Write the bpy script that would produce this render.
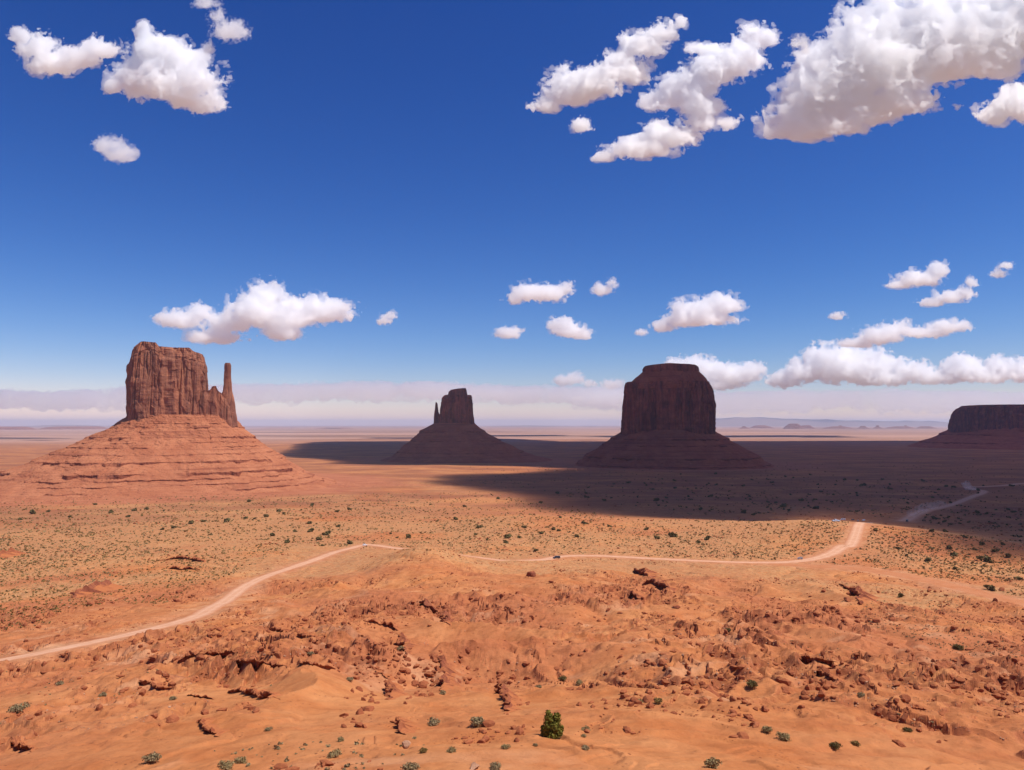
import bpy, bmesh, math, random
import numpy as np
from mathutils import Vector, Matrix

C = bpy.context.scene
for o in list(bpy.data.objects):
    bpy.data.objects.remove(o)
COL = C.collection
random.seed(7)
RNG = np.random.default_rng(11)
R = math.radians

# ------------------------------------------------------------------ camera
F = 759.0
PITCH = R(2.94)
cam = bpy.data.cameras.new('camera')
cam.sensor_width = 36.0
cam.lens = F / 1024 * 36.0
cam.clip_start = 0.1
cam.clip_end = 400000
camo = bpy.data.objects.new('camera', cam)
camo.location = (0, 0, 0)
camo.rotation_euler = (R(90) + PITCH, 0, 0)
COL.objects.link(camo)
C.camera = camo

# ------------------------------------------------------------------ sun, sky, exposure
SUN = Vector((0.46, -0.14, 0.876)).normalized()        # direction towards the sun
sun = bpy.data.lights.new('sun', 'SUN')
sun.energy = 5.0
sun.angle = R(0.5)
sun.color = (1.0, 0.955, 0.89)
suno = bpy.data.objects.new('sun', sun)
suno.rotation_euler = SUN.to_track_quat('Z', 'Y').to_euler()
suno.location = (0, 0, 500)
COL.objects.link(suno)

W = bpy.data.worlds.new('World')
C.world = W
W.use_nodes = True
nt = W.node_tree
nt.nodes.clear()
sky = nt.nodes.new('ShaderNodeTexSky')
sky.sky_type = 'NISHITA'
sky.sun_disc = False
sky.sun_elevation = math.asin(SUN.z)
sky.sun_rotation = math.atan2(SUN.x, SUN.y)
sky.altitude = 1700
sky.air_density = 1.0
sky.dust_density = 0.6
sky.ozone_density = 3.0
hs = nt.nodes.new('ShaderNodeHueSaturation')
hs.inputs['Saturation'].default_value = 1.22
hs.inputs['Hue'].default_value = 0.507
bg = nt.nodes.new('ShaderNodeBackground')
bg.inputs['Strength'].default_value = 0.10
wo = nt.nodes.new('ShaderNodeOutputWorld')
nt.links.new(sky.outputs[0], hs.inputs['Color'])
# deep desert blue: the clear dry air of the place darkens red and green more than blue
sp_s = nt.nodes.new('ShaderNodeSeparateColor')
cb_s = nt.nodes.new('ShaderNodeCombineColor')
nt.links.new(hs.outputs[0], sp_s.inputs[0])
for ch, (pw, gain) in enumerate(((1.62, 2.05), (1.33, 1.22), (1.08, 1.14))):
    a_ = nt.nodes.new('ShaderNodeMath'); a_.operation = 'MULTIPLY'; a_.inputs[1].default_value = 0.1
    b_ = nt.nodes.new('ShaderNodeMath'); b_.operation = 'POWER'; b_.inputs[1].default_value = pw
    c_ = nt.nodes.new('ShaderNodeMath'); c_.operation = 'MULTIPLY'; c_.inputs[1].default_value = gain * 10
    nt.links.new(sp_s.outputs[ch], a_.inputs[0]); nt.links.new(a_.outputs[0], b_.inputs[0])
    nt.links.new(b_.outputs[0], c_.inputs[0]); nt.links.new(c_.outputs[0], cb_s.inputs[ch])
nt.links.new(cb_s.outputs[0], bg.inputs['Color'])
nt.links.new(bg.outputs[0], wo.inputs['Surface'])

C.view_settings.view_transform = 'Standard'
C.view_settings.look = 'None'
C.view_settings.exposure = 0.05
C.view_settings.gamma = 1.0
C.view_settings.use_curve_mapping = False
C.render.engine = 'CYCLES'
C.cycles.use_denoising = True
C.cycles.max_bounces = 34
C.cycles.diffuse_bounces = 3
C.cycles.glossy_bounces = 2
C.cycles.transmission_bounces = 4
C.cycles.volume_bounces = 32
C.cycles.transparent_max_bounces = 64
C.cycles.sample_clamp_indirect = 6.0


# ------------------------------------------------------------------ noise helpers
def _hash(ix, iy, iz, seed):
    h = (ix.astype(np.uint32) * np.uint32(374761393) + iy.astype(np.uint32) * np.uint32(668265263)
         + iz.astype(np.uint32) * np.uint32(2246822519) + np.uint32((seed * 3266489917) & 0xffffffff))
    h = (h ^ (h >> np.uint32(13))) * np.uint32(1274126177)
    h = (h ^ (h >> np.uint32(15))) * np.uint32(2654435761)
    return (h ^ (h >> np.uint32(16))).astype(np.float32) * np.float32(2.0 / 4294967295.0) - np.float32(1)


def noise2(x, y, seed=0):
    xf, yf = np.floor(x), np.floor(y)
    ix, iy = xf.astype(np.int64), yf.astype(np.int64)
    fx, fy = (x - xf).astype(np.float32), (y - yf).astype(np.float32)
    u = fx * fx * fx * (fx * (fx * 6 - 15) + 10)
    v = fy * fy * fy * (fy * (fy * 6 - 15) + 10)
    z = np.zeros_like(ix)
    a, b = _hash(ix, iy, z, seed), _hash(ix + 1, iy, z, seed)
    c, d = _hash(ix, iy + 1, z, seed), _hash(ix + 1, iy + 1, z, seed)
    return (a + (b - a) * u) * (1 - v) + (c + (d - c) * u) * v


def noise3(x, y, z, seed=0):
    xf, yf, zf = np.floor(x), np.floor(y), np.floor(z)
    ix, iy, iz = xf.astype(np.int64), yf.astype(np.int64), zf.astype(np.int64)
    fx, fy, fz = (x - xf).astype(np.float32), (y - yf).astype(np.float32), (z - zf).astype(np.float32)
    u = fx * fx * (3 - 2 * fx)
    v = fy * fy * (3 - 2 * fy)
    w = fz * fz * (3 - 2 * fz)
    def pl(k):
        a, b = _hash(ix, iy, iz + k, seed), _hash(ix + 1, iy, iz + k, seed)
        c, d = _hash(ix, iy + 1, iz + k, seed), _hash(ix + 1, iy + 1, iz + k, seed)
        return (a + (b - a) * u) * (1 - v) + (c + (d - c) * u) * v
    p = pl(0)
    return p + (pl(1) - p) * w


def fbm2(x, y, octs=5, seed=0, gain=0.5):
    s, a, n = 0.0, 1.0, 0.0
    for k in range(octs):
        s = s + a * noise2(x, y, seed + 17 * k)
        n += a
        a *= gain
        x, y = (x * 0.8 - y * 0.6) * 2.03 + 5.2, (x * 0.6 + y * 0.8) * 2.03 - 3.7
    return s / n


def fbm3(x, y, z, octs=5, seed=0, gain=0.5):
    s, a, n = 0.0, 1.0, 0.0
    for k in range(octs):
        s = s + a * noise3(x, y, z, seed + 17 * k)
        n += a
        a *= gain
        x, y, z = (x * 0.8 - y * 0.6) * 2.03 + 5.2, (x * 0.6 + y * 0.8) * 2.03 - 3.7, z * 2.03 + 1.3
    return s / n


def sstep(a, b, x):
    t = np.clip((x - a) / (b - a), 0, 1)
    return t * t * (3 - 2 * t)


# ------------------------------------------------------------------ object helpers
def tag(o, label=None, cat=None, group=None, kind=None):
    if label: o['label'] = label
    if cat: o['category'] = cat
    if group: o['group'] = group
    if kind: o['kind'] = kind
    return o


def mk(name, V, Fc, mat=None, parent=None, smooth=False):
    """numpy mesh -> linked object; Fc is an (n,3) or (n,4) array"""
    me = bpy.data.meshes.new(name)
    V = np.ascontiguousarray(V, dtype=np.float32)
    Fc = np.ascontiguousarray(Fc, dtype=np.int32)
    n, k = Fc.shape
    me.vertices.add(len(V))
    me.vertices.foreach_set('co', V.ravel())
    me.loops.add(n * k)
    me.loops.foreach_set('vertex_index', Fc.ravel())
    me.polygons.add(n)
    me.polygons.foreach_set('loop_start', np.arange(0, n * k, k, dtype=np.int32))
    me.polygons.foreach_set('use_smooth', np.full(n, smooth, dtype=bool))
    me.update(calc_edges=True)
    me.validate()
    if mat: me.materials.append(mat)
    o = bpy.data.objects.new(name, me)
    COL.objects.link(o)
    if parent: o.parent = parent
    return o


def empty(name, loc, rz=0.0):
    o = bpy.data.objects.new(name, None)
    o.location = loc
    o.rotation_euler = (0, 0, rz)
    o.empty_display_size = 0.5
    COL.objects.link(o)
    return o


def copy_tree(o, parent=None):
    c = o.copy()
    COL.objects.link(c)
    if parent: c.parent = parent
    for ch in list(o.children):
        copy_tree(ch, c)
    return c


# ------------------------------------------------------------------ material helper
class Mat:
    def __init__(s, name, rough=0.95, spec=0.1):
        s.m = bpy.data.materials.new(name)
        s.m.use_nodes = True
        s.t = s.m.node_tree
        s.b = s.t.nodes['Principled BSDF']
        s.b.inputs['Roughness'].default_value = rough
        s.b.inputs['Specular IOR Level'].default_value = spec

    def n(s, ty, **kw):
        nd = s.t.nodes.new(ty)
        for k, v in kw.items():
            if k in nd.inputs.keys(): nd.inputs[k].default_value = v
            else: setattr(nd, k, v)
        return nd

    def l(s, a, b): s.t.links.new(a, b)

    def pos(s, scale=(1, 1, 1)):
        g = s.n('ShaderNodeNewGeometry')
        m = s.n('ShaderNodeMapping')
        m.inputs['Scale'].default_value = scale
        s.l(g.outputs['Position'], m.inputs['Vector'])
        return m.outputs[0]

    def noise(s, vec, scale, detail=6.0, rough=0.55, dist=0.0):
        nd = s.n('ShaderNodeTexNoise', Scale=scale, Detail=detail, Roughness=rough, Distortion=dist)
        s.l(vec, nd.inputs['Vector'])
        return nd.outputs['Fac']

    def ramp(s, fac, stops, interp='LINEAR'):
        nd = s.n('ShaderNodeValToRGB')
        nd.color_ramp.interpolation = interp
        e = nd.color_ramp.elements
        while len(e) < len(stops): e.new(0.5)
        for q, (p, c) in zip(e, stops):
            q.position = p
            q.color = (c, c, c, 1) if isinstance(c, (int, float)) else (*c, 1)
        s.l(fac, nd.inputs['Fac'])
        return nd.outputs['Color']

    def mix(s, fac, a, b, blend='MIX'):
        nd = s.n('ShaderNodeMix', data_type='RGBA', blend_type=blend)
        for sock, v in ((nd.inputs['Factor'], fac), (nd.inputs['A'] if False else nd.inputs[6], a), (nd.inputs[7], b)):
            if isinstance(v, (int, float)): sock.default_value = v
            elif isinstance(v, tuple): sock.default_value = (*v, 1)
            else: s.l(v, sock)
        return nd.outputs[2]

    def math(s, op, a, b=None):
        nd = s.n('ShaderNodeMath', operation=op)
        for i, v in enumerate((a, b)):
            if v is None: continue
            if isinstance(v, (int, float)): nd.inputs[i].default_value = v
            else: s.l(v, nd.inputs[i])
        return nd.outputs[0]

    def color(s, c):
        if isinstance(c, tuple): s.b.inputs['Base Color'].default_value = (*c, 1)
        else: s.l(c, s.b.inputs['Base Color'])

    def bump(s, h, dist, strength=1.0):
        nd = s.n('ShaderNodeBump', Strength=strength, Distance=dist)
        s.l(h, nd.inputs['Height'])
        s.l(nd.outputs[0], s.b.inputs['Normal'])


def plain(name, c, rough=0.6, spec=0.3, vary=0.15, scale=3.0):
    m = Mat(name, rough, spec)
    f = m.noise(m.pos(), scale, 4)
    m.color(m.mix(m.ramp(f, [(0.3, 0.0), (0.7, 1.0)]), tuple(x * (1 - vary) for x in c), tuple(min(1, x * (1 + vary)) for x in c)))
    return m.m


# ------------------------------------------------------------------ pixel rays
cp, sp = math.cos(PITCH), math.sin(PITCH)


def ray(px, py):
    u = (np.asarray(px, float) - 512) / F
    v = (385 - np.asarray(py, float)) / F
    return np.stack([u, cp - v * sp, sp + v * cp], -1)


def at_depth(px, py, Y):
    r = ray(px, py)
    return r * (np.asarray(Y, float) / r[..., 1])[..., None]


# ------------------------------------------------------------------ terrain
_PD = np.array([0.5, 2.5, 5, 10, 18, 28, 43, 60, 80, 110, 150, 200, 270, 360, 470, 600, 760, 1000, 1400, 1900, 2600, 3500, 6000, 90000], float)
_PZ = np.array([-1.75, -1.9, -4.2, -7.6, -11.5, -15.5, -20.2, -24.6, -29.5, -36.5, -46, -56, -67, -79, -90, -101, -112, -127, -142, -150, -154, -157, -160, -161], float)
_LT = np.linspace(math.log(0.5), math.log(90000), 3000)
_ZT = np.interp(_LT, np.log(_PD), _PZ)
_k = np.exp(-0.5 * (np.arange(-60, 61) / 22.0) ** 2); _k /= _k.sum()
_ZT = np.convolve(np.pad(_ZT, 60, mode='edge'), _k, mode='valid')


def h_smooth(x, y, mound=True):
    x = np.asarray(x, float); y = np.asarray(y, float)
    d = np.maximum(np.hypot(x, y), 0.5)
    z = np.interp(np.log(d), _LT, _ZT)
    px = 512 + F * x / np.maximum(y, 1.0)
    fr = (y > 1)
    # sandy crest that the road climbs over before the shaded plain
    a = sstep(430, 520, px) * (10 + 6 * sstep(640, 820, px) - 5 * sstep(880, 1050, px) + 4.5 * np.exp(-((px - 840) / 62.0) ** 2))
    z = z + fr * a * np.exp(-((d - 830 + 0.25 * (px - 800)) / 150.0) ** 2)
    # mound that hides a stretch of road
    if mound: z = z + fr * 13.0 * np.exp(-((px - 422) / 44.0) ** 2 - ((d - 500) / 58.0) ** 2)
    # long low swells
    z = z + 2.2 * fbm2(x / 170.0, y / 170.0, 2, 3) * sstep(150, 400, d) * (1 - sstep(2200, 4000, d))
    z = z + 6.0 * fbm2(x / 1800.0, y / 1800.0, 3, 5) * sstep(3500, 9000, d)
    z = z + 1.0 * noise2(x / 60.0, y / 60.0, 8) * sstep(45, 90, d) * (1 - sstep(500, 900, d))
    return z


def ground_hit(px, py, fn=h_smooth):
    r = ray(px, py)
    t = np.exp(np.linspace(math.log(30), math.log(60000), 2600))
    P = r[:, None, :] * t[None, :, None]
    below = P[..., 2] < fn(P[..., 0], P[..., 1])
    i = np.argmax(below, axis=1)
    i = np.where(below.any(axis=1), i, len(t) - 1)
    i = np.maximum(i, 1)
    lo, hi = t[i - 1].copy(), t[i].copy()
    for _ in range(12):
        m = 0.5 * (lo + hi)
        Q = r * m[:, None]
        b = Q[:, 2] < fn(Q[:, 0], Q[:, 1])
        hi = np.where(b, m, hi); lo = np.where(b, lo, m)
    return r * hi[:, None]


def catmull(P, step):
    P = np.asarray(P, float)
    Q = np.vstack([2 * P[0] - P[1], P, 2 * P[-1] - P[-2]])
    out = []
    for i in range(1, len(Q) - 2):
        n = max(2, int(np.linalg.norm(Q[i + 1] - Q[i]) / step))
        t = np.linspace(0, 1, n, endpoint=False)[:, None]
        a, b, c, d = Q[i - 1], Q[i], Q[i + 1], Q[i + 2]
        out.append(0.5 * (2 * b + (c - a) * t + (2 * a - 5 * b + 4 * c - d) * t ** 2 + (3 * b - a - 3 * c + d) * t ** 3))
    out.append(P[-1][None])
    return np.vstack(out)


ROADS = {
    'dirt_road': dict(px=[(-120, 678), (-40, 667), (20, 657), (80, 645), (140, 632), (195, 617), (220, 604), (248, 585), (285, 570), (325, 556), (352, 548), (372, 545),
                          (420, 551), (468, 558.5), (505, 561), (540, 560), (562, 556.5), (600, 556), (650, 558.5), (700, 561), (750, 562.5), (790, 562), (822, 557), (842, 547), (856, 534), (870, 522.5)],
                      w=[4.0] * 9 + [4.4] * 3 + [5.0] * 8 + [5.0, 5.5, 6, 6, 5.2, 4.6]),
    'dirt_track': dict(px=[(770, 563.5), (815, 566), (862, 569), (910, 577), (960, 588), (1024, 604), (1100, 622)], w=[4, 8, 10, 9, 8, 8, 8]),
    'distant_road': dict(px=[(903, 521.5), (915, 515), (928, 510), (945, 506.5), (962, 501), (974, 496), (984, 491.5), (972, 489), (968, 487.2), (985, 486.6), (1005, 485.5), (1024, 483.5), (1060, 481)],
                         w=[11, 12, 11, 9, 8, 9, 9, 9, 9, 9, 9, 9, 9]),
}
for rd in ROADS.values():
    pts = np.array(rd['px'], float)
    hit = ground_hit(pts[:, 0], pts[:, 1], lambda x, y: h_smooth(x, y, False))
    P4 = np.column_stack([hit[:, :2], rd['w']])
    rd['line'] = catmull(P4, 4.0)


def road_mask(x, y, extra):
    """1 on the road, falling to 0 'extra' metres outside its edge"""
    m = np.zeros(x.shape, np.float32)
    for rd in ROADS.values():
        L = rd['line']
        bb = (x > L[:, 0].min() - 40) & (x < L[:, 0].max() + 40) & (y > L[:, 1].min() - 40) & (y < L[:, 1].max() + 40)
        idx = np.nonzero(bb)
        if not len(idx[0]): continue
        X, Y = x[idx], y[idx]
        best = np.full(X.shape, 1e9)
        S = L[::3] if len(L) > 12 else L
        for a, b in zip(S[:-1], S[1:]):
            near = (np.abs(X - a[0]) < 60) & (np.abs(Y - a[1]) < 60)
            if not near.any(): continue
            v = b[:2] - a[:2]; vv = (v ** 2).sum() + 1e-9
            tx, ty = X[near] - a[0], Y[near] - a[1]
            t = np.clip((tx * v[0] + ty * v[1]) / vv, 0, 1)
            dd = np.hypot(tx - t * v[0], ty - t * v[1]) - (a[2] + (b[2] - a[2]) * t)
            best[near] = np.minimum(best[near], dd)
        m[idx] = np.maximum(m[idx], 1 - sstep(0, extra, best))
    return m


# fan of rows and columns, fine where the view is
fr_az = np.linspace(R(-43), R(43), 960)
bk = np.linspace(R(43), R(317), 90)[1:-1]
AZ = np.concatenate([fr_az, bk])
dd = np.exp(np.linspace(math.log(38), math.log(80000), 20000))
zz = np.interp(np.log(dd), _LT, _ZT)
yy = 385 + F * np.tan(np.arctan2(-zz, dd) + PITCH)
cum = np.concatenate([[0], np.cumsum(np.abs(np.diff(yy)) / 0.62 + np.diff(np.log(dd)) * 14)])
rows = np.interp(np.arange(0, int(cum[-1])), cum, dd)
DI = np.concatenate([np.exp(np.linspace(math.log(0.6), math.log(37.5), 36)), rows, [80000]])
GX = DI[:, None] * np.sin(AZ)[None, :]
GY = DI[:, None] * np.cos(AZ)[None, :]


def scarps(x, y, lam, K, seed):
    wx = x + 0.30 * lam * fbm2(x / (lam * 0.5), y / (lam * 0.5), 3, seed + 50)
    wy = y + 0.30 * lam * fbm2(x / (lam * 0.5) + 9, y / (lam * 0.5), 3, seed + 60)
    L = fbm2(wx / lam, wy / lam, 3, seed) * K
    f = L - np.floor(L)
    t = sstep(0.39, 0.61, f)
    return (np.floor(L) + t - L), np.exp(-((f - 0.5) / 0.10) ** 2)


d = np.hypot(GX, GY)
Hs = h_smooth(GX, GY)
rm_w = road_mask(GX, GY, 9.0)
rocky = sstep(-0.12, 0.22, fbm2(GX / 55.0, GY / 55.0, 3, 21)) * (0.12 + 0.88 * sstep(55, 150, d)) * (1 - sstep(330, 560, d))
rocky = np.maximum(rocky, 0.4 * sstep(55, 110, d) * (1 - sstep(300, 420, d)) * sstep(-0.3, 0.1, fbm2(GX / 23.0, GY / 23.0, 3, 22)))
s1, e1 = scarps(GX, GY, 42.0, 5.0, 31)
s2, e2 = scarps(GX, GY, 17.0, 4.0, 41)
Hd = rocky * (2.5 * s1 + 1.1 * s2) + (rocky + 0.12) * sstep(60, 110, d) * (1 - sstep(300, 450, d)) * 0.8 * np.clip(1 - 4.0 * np.abs(fbm2(GX / 9.0, GY / 9.0, 4, 151)), -0.5, 1)
e = np.clip(rocky * np.maximum(e1, 0.8 * e2), 0, 1)
near = sstep(40, 60, d)
Hd = Hd + near * (1 - sstep(600, 1300, d)) * ((0.45 + 0.85 * sstep(70, 180, d)) * fbm2(GX / 26.0, GY / 26.0, 4, 71) + 0.25 * fbm2(GX / 3.1, GY / 3.1, 3, 72))
rid_ = 1 - 3.2 * np.abs(fbm2(GX / 62.0 + 3, GY / 62.0, 4, 141))
Hd = Hd + sstep(62, 130, d) * (1 - sstep(380, 560, d)) * (0.5 + 2.9 * sstep(180, 330, 512 + F * GX / np.maximum(GY, 1))) * np.clip(rid_, -0.6, 1)
rub = fbm2(GX / 1.3, GY / 1.3, 3, 73)
Hd = Hd + (rocky + 0.1) * 0.30 * np.maximum(rub, -0.1) * (1 - sstep(150, 260, d))
gul = 1 - np.abs(fbm2(GX / 48.0, GY / 48.0, 4, 81)) * 5.0
Hd = Hd - near * (1 - sstep(500, 900, d)) * (0.35 + 1.2 * sstep(80, 180, d)) * np.clip(gul, 0, 1) ** 2
# mid distance: low ledges and hummocks
mid = sstep(300, 520, d) * (1 - sstep(1700, 2600, d))
s3, e3 = scarps(GX, GY, 120.0, 3.5, 91)
m3 = mid * sstep(0.05, 0.3, fbm2(GX / 210.0, GY / 210.0, 3, 92))
Hd = Hd + m3 * 1.6 * s3 + mid * 0.5 * fbm2(GX / 12.0, GY / 12.0, 3, 93)
H = Hs + Hd * (1 - rm_w)
e = np.maximum(e, 0.8 * m3 * e3) * (1 - rm_w)
# zones: r = dry grass cover, g = broken rock, b = pale dust
veg = sstep(-0.25, 0.2, fbm2(GX / 130.0, GY / 130.0, 4, 101) + 0.55 * sstep(420, 620, d) - 0.25 - 0.6 * (1 - sstep(300, 520, d)))
veg = veg * (1 - 0.85 * sstep(850, 1150, d) * sstep(-250, 50, GX)) * (1 - 0.6 * sstep(1500, 2300, d))
soil = np.zeros_like(d)
for (bpx, bY, rx_, ry_) in ((150, 1900, 560, 470), (457, 3350, 430, 300), (668, 2950, 520, 420)):
    bx_ = (bpx - 512) / F * bY
    q_ = np.hypot((GX - bx_) / rx_, (GY - bY) / ry_) + 0.18 * fbm2(GX / 140.0, GY / 60.0, 4, 131)
    soil = np.maximum(soil, 1 - sstep(0.95, 1.3, q_))
veg = veg * (1 - 0.8 * soil)
_px = 512 + F * GX / np.maximum(GY, 1)
dune = np.exp(-((_px - 575) / 62) ** 4 - ((d - 870) / 110.0) ** 4) * (GY > 1)
veg = veg * (1 - 0.9 * dune)
pale = np.clip(road_mask(GX, GY, 14.0) * 0.6 + 0.55 * sstep(0.3, 0.55, fbm2(GX / 13.0, GY / 13.0, 3, 111)) * near * (1 - sstep(250, 500, d)), 0, 1)

nr, nc = GX.shape
V = np.stack([GX, GY, H], -1).reshape(-1, 3)
V = np.vstack([V, [[0, 0, H[0].mean()]]])
ii, jj = np.meshgrid(np.arange(nr - 1), np.arange(nc), indexing='ij')
j2 = (jj + 1) % nc
Fq = np.stack([ii * nc + jj, ii * nc + j2, (ii + 1) * nc + j2, (ii + 1) * nc + jj], -1).reshape(-1, 4)
jc = np.arange(nc)
Fc = np.stack([np.full(nc, nr * nc), (jc + 1) % nc, jc, jc], -1)


def ground_z(x, y, fld=None):
    """height of the built ground sheet"""
    x = np.asarray(x, float); y = np.asarray(y, float)
    dd_ = np.hypot(x, y)
    az = np.clip(np.arctan2(x, y), AZ[0], fr_az[-1])
    i = np.clip(np.searchsorted(DI, dd_) - 1, 0, nr - 2)
    j = np.clip(np.searchsorted(fr_az, az) - 1, 0, len(fr_az) - 2)
    a = np.clip((dd_ - DI[i]) / (DI[i + 1] - DI[i]), 0, 1)
    b = (az - fr_az[j]) / (fr_az[j + 1] - fr_az[j])
    G = H if fld is None else fld
    return (G[i, j] * (1 - a) + G[i + 1, j] * a) * (1 - b) + (G[i, j + 1] * (1 - a) + G[i + 1, j + 1] * a) * b


# --- ground material
g = Mat('desert_ground', 0.97, 0.05)
P = g.pos()
att = g.n('ShaderNodeAttribute', attribute_name='zone')
sepz = g.n('ShaderNodeSeparateColor')
g.l(att.outputs['Color'], sepz.inputs[0])
big = g.noise(P, 0.012, 5, 0.55)
medn = g.noise(P, 0.09, 7, 0.62)
fine = g.noise(P, 1.1, 8, 0.68)
sand = g.mix(g.ramp(medn, [(0.36, 0.0), (0.64, 1.0)]), (0.45, 0.152, 0.050), (0.54, 0.226, 0.086))
sand = g.mix(g.ramp(big, [(0.38, 0.0), (0.62, 0.8)]), sand, (0.40, 0.135, 0.058))
rock = g.mix(g.ramp(fine, [(0.36, 0.0), (0.62, 1.0)]), (0.20, 0.058, 0.028), (0.40, 0.13, 0.058))
gn_ = g.n('ShaderNodeSeparateXYZ')
gng = g.n('ShaderNodeNewGeometry')
g.l(gng.outputs['True Normal'], gn_.inputs[0])
steep = g.ramp(gn_.outputs['Z'], [(0.55, 1.0), (0.86, 0.0)])
rk = g.math('MULTIPLY', sepz.outputs['Green'], g.ramp(g.noise(P, 0.45, 6, 0.65), [(0.38, 0.0), (0.6, 1.0)]))
col = g.mix(rk, sand, rock)
col = g.mix(g.math('MULTIPLY', steep, 0.65), col, g.mix(g.ramp(fine, [(0.36, 0.0), (0.62, 1.0)]), (0.22, 0.066, 0.031), (0.37, 0.122, 0.056)))
col = g.mix(g.math('MULTIPLY', sepz.outputs['Blue'], g.ramp(medn, [(0.35, 0.2), (0.6, 1.0)])), col, (0.56, 0.285, 0.15))
# dry grass: a straw tint broken up by tufts
tuft = g.noise(P, 0.55, 5, 0.7)
grass = g.mix(g.ramp(g.noise(P, 0.09, 7, 0.7), [(0.4, 0.0), (0.6, 1.0)]), (0.50, 0.235, 0.098), (0.44, 0.235, 0.105))
vg = g.math('MULTIPLY', sepz.outputs['Red'], g.ramp(tuft, [(0.38, 0.12), (0.56, 0.95)]))
col = g.mix(vg, col, grass)
vor = g.n('ShaderNodeTexVoronoi', Scale=0.34, Randomness=1.0)
g.l(P, vor.inputs['Vector'])
tu = g.ramp(vor.outputs['Distance'], [(0.10, 1.0), (0.27, 0.0)])
tu = g.math('MULTIPLY', g.math('MULTIPLY', tu, sepz.outputs['Red']), g.ramp(g.noise(P, 0.05, 3), [(0.36, 0.0), (0.52, 0.9)]))
col = g.mix(tu, col, (0.12, 0.085, 0.036))
# small stones
v2 = g.n('ShaderNodeTexVoronoi', Scale=1.5, Randomness=1.0)
g.l(P, v2.inputs['Vector'])
st = g.math('MULTIPLY', g.ramp(v2.outputs['Distance'], [(0.13, 1.0), (0.22, 0.0)]), g.ramp(g.noise(P, 0.14, 4, 0.7), [(0.5, 0.0), (0.62, 0.75)]))
col = g.mix(st, col, (0.19, 0.062, 0.033))
# broad bands of scrub and bare soil far out on the plain
Pb = g.pos((0.00012, 0.00055, 0))
band = g.noise(Pb, 1.0, 7, 0.6)
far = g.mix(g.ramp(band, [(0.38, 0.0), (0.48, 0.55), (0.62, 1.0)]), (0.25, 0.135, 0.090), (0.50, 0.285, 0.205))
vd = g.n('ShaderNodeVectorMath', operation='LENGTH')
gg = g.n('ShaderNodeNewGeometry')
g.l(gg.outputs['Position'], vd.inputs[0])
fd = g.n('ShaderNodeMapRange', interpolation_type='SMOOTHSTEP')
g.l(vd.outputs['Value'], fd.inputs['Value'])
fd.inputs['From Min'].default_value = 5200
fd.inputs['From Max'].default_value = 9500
# unseen ground at the sides, coloured grey-green to cut red bounce on clouds
sxyz = g.n('ShaderNodeSeparateXYZ')
g.l(gg.outputs['Position'], sxyz.inputs[0])
side = g.math('SUBTRACT', g.math('ABSOLUTE', sxyz.outputs['X']), g.math('MULTIPLY', sxyz.outputs['Y'], 0.85))
sd_ = g.n('ShaderNodeMapRange', interpolation_type='SMOOTHSTEP')
g.l(side, sd_.inputs['Value'])
sd_.inputs['From Min'].default_value = 200
sd_.inputs['From Max'].default_value = 1500
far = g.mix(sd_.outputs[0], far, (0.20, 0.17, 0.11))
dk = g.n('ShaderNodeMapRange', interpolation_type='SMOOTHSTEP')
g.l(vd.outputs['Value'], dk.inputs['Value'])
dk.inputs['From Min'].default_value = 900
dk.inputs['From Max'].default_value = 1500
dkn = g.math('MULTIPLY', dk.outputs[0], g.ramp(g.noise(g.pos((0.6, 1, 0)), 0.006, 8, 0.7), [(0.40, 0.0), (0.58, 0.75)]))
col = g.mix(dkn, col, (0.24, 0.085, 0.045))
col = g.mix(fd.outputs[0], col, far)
mott = g.ramp(g.noise(P, 0.33, 10, 0.74), [(0.34, (0.70, 0.65, 0.62)), (0.5, (1.0, 1.0, 1.0)), (0.68, (1.12, 1.14, 1.16))])
mf = g.n('ShaderNodeMapRange', interpolation_type='SMOOTHSTEP')
g.l(vd.outputs['Value'], mf.inputs['Value'])
mf.inputs['From Min'].default_value = 60
mf.inputs['From Max'].default_value = 220
mf.inputs['To Min'].default_value = 0.45
col = g.mix(mf.outputs[0], col, mott, 'MULTIPLY')
col = g.mix(att.outputs['Alpha'], col, g.mix(g.ramp(g.noise(g.pos((0.3, 1, 1)), 0.05, 6, 0.65), [(0.38, 0.0), (0.6, 1.0)]), (0.33, 0.105, 0.052), (0.44, 0.165, 0.080)))
g.color(col)
hh = g.math('ADD', g.math('MULTIPLY', fine, 0.6), g.math('MULTIPLY', st, 0.25))
g.bump(hh, 0.35, 0.9)
ground = mk('ground', V, np.vstack([Fq]), g.m, smooth=False)
tag(ground, 'wide red desert floor of sand, broken rock and dry grass', None, None, 'structure')
zc = np.zeros((len(V), 4), np.float32)
zc[:-1, 0] = (veg * (1 - rm_w)).ravel(); zc[:-1, 1] = np.clip(0.45 * rocky + 1.1 * e, 0, 1).ravel(); zc[:-1, 2] = pale.ravel(); zc[:-1, 3] = soil.ravel()
ca = ground.data.color_attributes.new('zone', 'FLOAT_COLOR', 'POINT')
ca.data.foreach_set('color', zc.ravel())
GROUND_EDGE = e

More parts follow.
